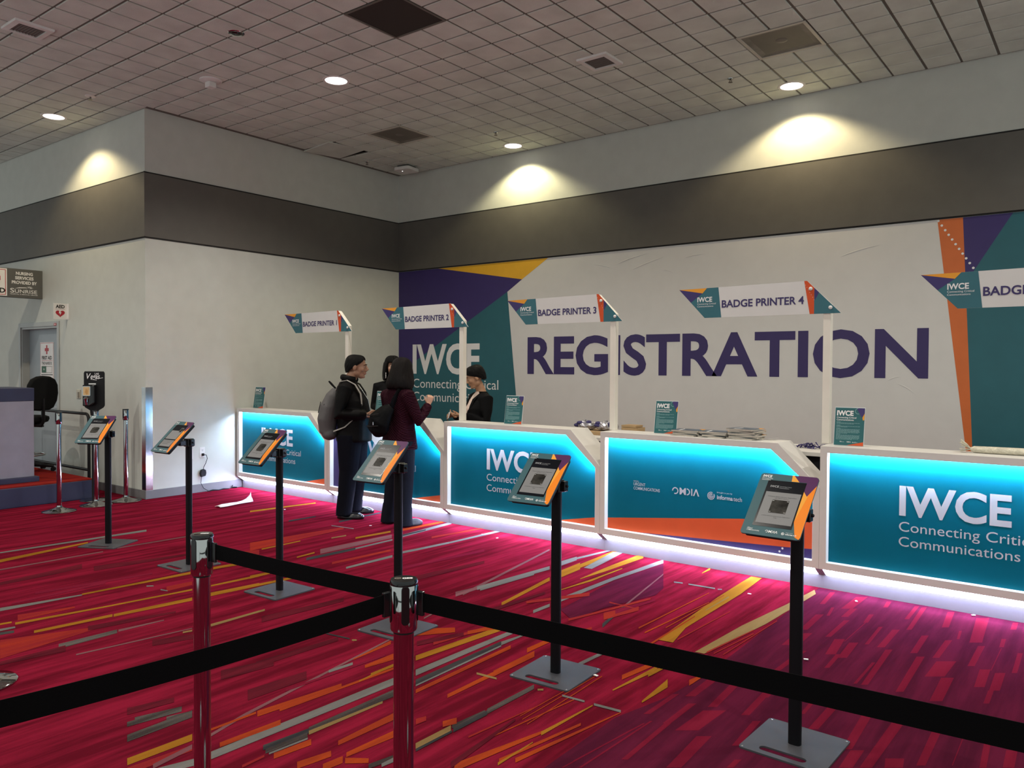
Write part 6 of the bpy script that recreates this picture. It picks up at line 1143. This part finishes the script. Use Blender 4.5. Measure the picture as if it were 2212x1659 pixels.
# her black sling bag
sb_ = thing('sling_bag', "black sling bag across the back of the woman in the maroon jacket", 'bag', wp.location, wp.rotation_euler.z); b = MB()
b.tube([(-0.055, -0.195, 0.93), (-0.05, -0.225, 0.99), (-0.015, -0.225, 1.08), (0.045, -0.185, 1.17), (0.085, -0.150, 1.22)], [0.085, 0.135, 0.132, 0.085, 0.045], 18, 0, 0.62, up=(0, 1, 0)); organic('bag', b, m_bag, sb_, 0.009, 4)
obj('strap', MB().tube([(0.075, -0.15, 1.20), (0.105, -0.135, 1.29), (0.112, -0.085, 1.372), (0.105, -0.01, 1.385), (0.08, 0.08, 1.345), (0.0, 0.145, 1.22), (-0.12, 0.135, 1.06), (-0.195, 0.03, 0.97), (-0.165, -0.12, 0.95), (-0.12, -0.19, 0.96)], [.030, .032, .032, .030, .026, .022, .020, .018, .018, .018], 10, 0, 0.25, up=(1, 0, 0)), m_bag, sb_, smooth=60)
obj('zip_pull', MB().box(-0.012, 0.004, -0.317, -0.309, 1.035, 1.068), m_steel, sb_, bevel=0.003)
b = MB(); b.tube([(-0.12, -0.30, 1.13), (-0.02, -0.315, 1.135), (0.05, -0.28, 1.15)], 0.005, 6); b.tube([(-0.15, -0.29, 1.02), (-0.05, -0.325, 1.02), (0.06, -0.30, 1.03)], 0.005, 6); obj('zipper', b, m_black, sb_, smooth=60)
# ---------------------------------------------------------------- staff member facing us behind the couple
sp = thing('person', 'person with black fringe and long white earrings, facing us behind the couple', 'person', (-7.02, 6.745, 0), R(-44) - math.pi / 2, 'people at the counters')
HS = head_matrix((0, 0.03, 1.622), 8, -2); b = xf(head_shapes(1.02, 0.92), HS); b.tube([(0, -0.03, 1.42), (0, -0.01, 1.49), (0, 0.01, 1.57)], [.06, .05, .049], 14)
b.slices([(0.86, 0, .01, .155, .11), (1.0, 0, .01, .145, .10), (1.12, 0, .015, .145, .10), (1.27, 0, .015, .16, .10), (1.37, 0, -.01, .16, .085), (1.43, 0, -.02, .10, .06), (1.455, 0, -.02, .05, .045)], 24)
RS, RE, RW = (.172, -.02, 1.375), (.215, -.04, 1.13), (.13, .19, 1.115); LS, LE, LW = (-.172, -.02, 1.375), (-.215, -.04, 1.13), (-.13, .19, 1.115)
for (a, e, w) in ((RS, RE, RW), (LS, LE, LW)): b.tube([lerp(a, (0, 0, a[2]), .3), a, lerp(a, e, .5), e, lerp(e, w, .5), w], [.046, .045, .04, .036, .032, .024], 12)
for s in (1, -1): b.tube([(s * .08, .01, .92), (s * .095, .01, .84), (s * .10, .015, .48), (s * .11, -.02, .09)], [.09, .085, .052, .036], 14)
hand_shapes(b, RW, (-0.2, 1, -0.05), (0, 0, -1), (-1, 0, 0), 25, 0.92); hand_shapes(b, LW, (0.2, 1, -0.05), (0, 0, -1), (1, 0, 0), 25, 0.92)
organic('body', b, m_skin_w, sp, 0.006, 3); face_bits(sp, HS, 1.02)
hair_shell([(0.126, .010, .012, -.012, 0), (0.120, .045, .055, -.012, 0), (0.102, .070, .086, -.012, 0), (0.074, .084, .104, -.012, 0), (0.046, .090, .109, -.010, 0)], 0.022, HS, m_hair, sp, 44, 3, 0.004)
hair_shell([(0.060, .090, .106, -.012, 40), (0.02, .098, .112, -.016, 46), (-0.03, .102, .114, -.020, 50), (-0.09, .106, .112, -.026, 52), (-0.14, .104, .106, -.032, 56), (-0.175, .098, .100, -.034, 60)], 0.030, HS, m_hair, sp, 44, 4, 0.005)
for s in (1, -1):
    b = MB(); x = s * 0.088
    for (z, r) in ((-0.055, 0.010), (-0.085, 0.016), (-0.120, 0.019)): b.tube([(x, 0.040 + r * 0.75 * math.cos(2 * math.pi * k / 14), z + r * math.sin(2 * math.pi * k / 14)) for k in range(15)], 0.0035, 6)
    obj('earring', xf(b, HS), m_paper, sp, smooth=60)
b = MB(); b.slices([(0.80, 0, .01, .18, .135), (0.95, 0, .01, .172, .13), (1.12, 0, .015, .165, .122), (1.27, 0, .012, .185, .122), (1.36, 0, -.012, .188, .102), (1.42, 0, -.022, .13, .08), (1.46, 0, -.02, .075, .062), (1.475, 0, -.018, .066, .056)], 30)
for (a, e, w) in ((RS, RE, RW), (LS, LE, LW)): b.tube([lerp(a, (0, 0, a[2]), .35), a, lerp(a, e, .5), e, lerp(e, w, .55), lerp(e, w, .95)], [.072, .072, .06, .055, .046, .038], 16)
organic('black_top', b, m_blz, sp, 0.009, 3)
b = MB(); b.slices([(0.76, 0, 0, .16, .12), (0.90, 0, 0, .155, .12)], 24)
for s in (1, -1): b.tube([(s * .08, 0, .86), (s * .10, 0, .48), (s * .11, -.02, .03)], [.11, .075, .07], 16)
organic('trousers', b, m_trou, sp, 0.01, 3); shoe(sp, 0.115, 0.03, -8, m_shoe, 0.25, 0.043); shoe(sp, -0.115, 0.03, 8, m_shoe, 0.25, 0.043)
# ---------------------------------------------------------------- staff member in a black blazer looking down
bp_ = thing('person', 'person with short black hair in a black blazer, looking down behind the counter', 'person', (-5.665, 6.765, 0), R(-120) - math.pi / 2, 'people at the counters')
HB = head_matrix((-0.015, 0.055, 1.508), -12, -22); b = xf(head_shapes(1.03, 0.95), HB); b.tube([(0, -0.035, 1.31), (0, -0.015, 1.38), (-.005, 0.02, 1.45)], [.062, .052, .052], 14)
b.slices([(0.80, 0, .01, .16, .12), (0.92, 0, .01, .15, .105), (1.02, 0, .015, .15, .105), (1.16, 0, .015, .165, .105), (1.26, 0, -.01, .165, .088), (1.32, 0, -.025, .10, .062), (1.345, 0, -.025, .05, .045)], 24)
RS, RE, RW = (.178, -.02, 1.265), (.245, .03, 1.02), (.105, .255, 1.075); LS, LE, LW = (-.178, -.02, 1.265), (-.240, .0, 1.01), (-.03, .22, 1.085)
for (a, e, w) in ((RS, RE, RW), (LS, LE, LW)): b.tube([lerp(a, (0, 0, a[2]), .3), a, lerp(a, e, .5), e, lerp(e, w, .5), w], [.046, .045, .04, .036, .032, .024], 12)
for s in (1, -1): b.tube([(s * .08, .01, .84), (s * .095, .01, .78), (s * .10, .015, .45), (s * .11, -.02, .09)], [.09, .085, .052, .036], 14)
hand_shapes(b, RW, (-0.35, 1, 0.05), (-0.5, 0.1, -0.8), (-0.6, 0.2, 0.8), 45, 0.95); hand_shapes(b, LW, (0.35, 1, 0.05), (0.5, 0.1, 0.8), (0.5, 0.3, 0.6), 40, 0.95)
organic('body', b, m_skin_b, bp_, 0.0055, 3); face_bits(bp_, HB, 1.03, 0.8)
hair_shell([(0.128, .010, .012, -.012, 0), (0.122, .042, .052, -.012, 2), (0.106, .066, .083, -.012, 5), (0.082, .081, .101, -.012, 10), (0.058, .087, .109, -.010, 22), (0.034, .088, .111, -.012, 54), (0.008, .086, .109, -.015, 78), (-0.02, .079, .101, -.020, 100), (-0.046, .070, .089, -.026, 116), (-0.062, .060, .078, -.030, 126)], 0.015, HB, m_hair, bp_, 44, 6, 0.005)
b = MB(); b.slices([(0.72, 0, .01, .20, .15), (0.82, 0, .012, .195, .148), (0.95, 0, .015, .18, .135), (1.05, 0, .018, .182, .135), (1.16, 0, .012, .20, .135), (1.24, 0, -.012, .205, .112), (1.30, 0, -.028, .15, .088), (1.335, 0, -.03, .085, .066), (1.35, 0, -.026, .07, .06)], 30)
for (a, e, w) in ((RS, RE, RW), (LS, LE, LW)): b.tube([lerp(a, (0, 0, a[2]), .35), a, lerp(a, e, .5), e, lerp(e, w, .55), lerp(e, w, .93)], [.080, .080, .066, .060, .052, .042], 16)
def vneck(c): return 1 if (c[1] > 0.02 and c[2] > 0.92 and abs(c[0]) < 0.012 + 0.085 * (c[2] - 0.92) / 0.42) else 0
organic('blazer', b, [m_blz, m_shirt], bp_, 0.008, 3, vneck)
b = MB()
for s in (1, -1): b.tube([(s * .100, .015, 1.335), (s * .085, .095, 1.26), (s * .055, .148, 1.12), (s * .014, .164, 0.94)], [.018, .030, .028, .008], 10, 0, 0.25, up=(0, 1, 0))
obj('lapels', b, m_blz, bp_, smooth=60)
b = MB(); b.slices([(0.70, 0, 0, .165, .125), (0.84, 0, 0, .16, .12)], 24)
for s in (1, -1): b.tube([(s * .08, 0, .80), (s * .10, 0, .45), (s * .11, -.02, .03)], [.11, .075, .07], 16)
organic('trousers', b, m_trou, bp_, 0.01, 3); shoe(bp_, 0.115, 0.03, -8, m_shoe, 0.25, 0.043); shoe(bp_, -0.115, 0.03, 8, m_shoe, 0.25, 0.043)
bpy.context.view_layer.update()
t = obj('badge_holder', MB().box(-0.028, 0.028, -0.003, 0.003, -0.04, 0.04), m_paper, None, in_person(bp_, (0.03, 0.345, 1.085)), rot=(R(20), R(15), bp_.rotation_euler.z)); tag(t, "small white badge holder in the hands of the person in the blazer", 'badge')
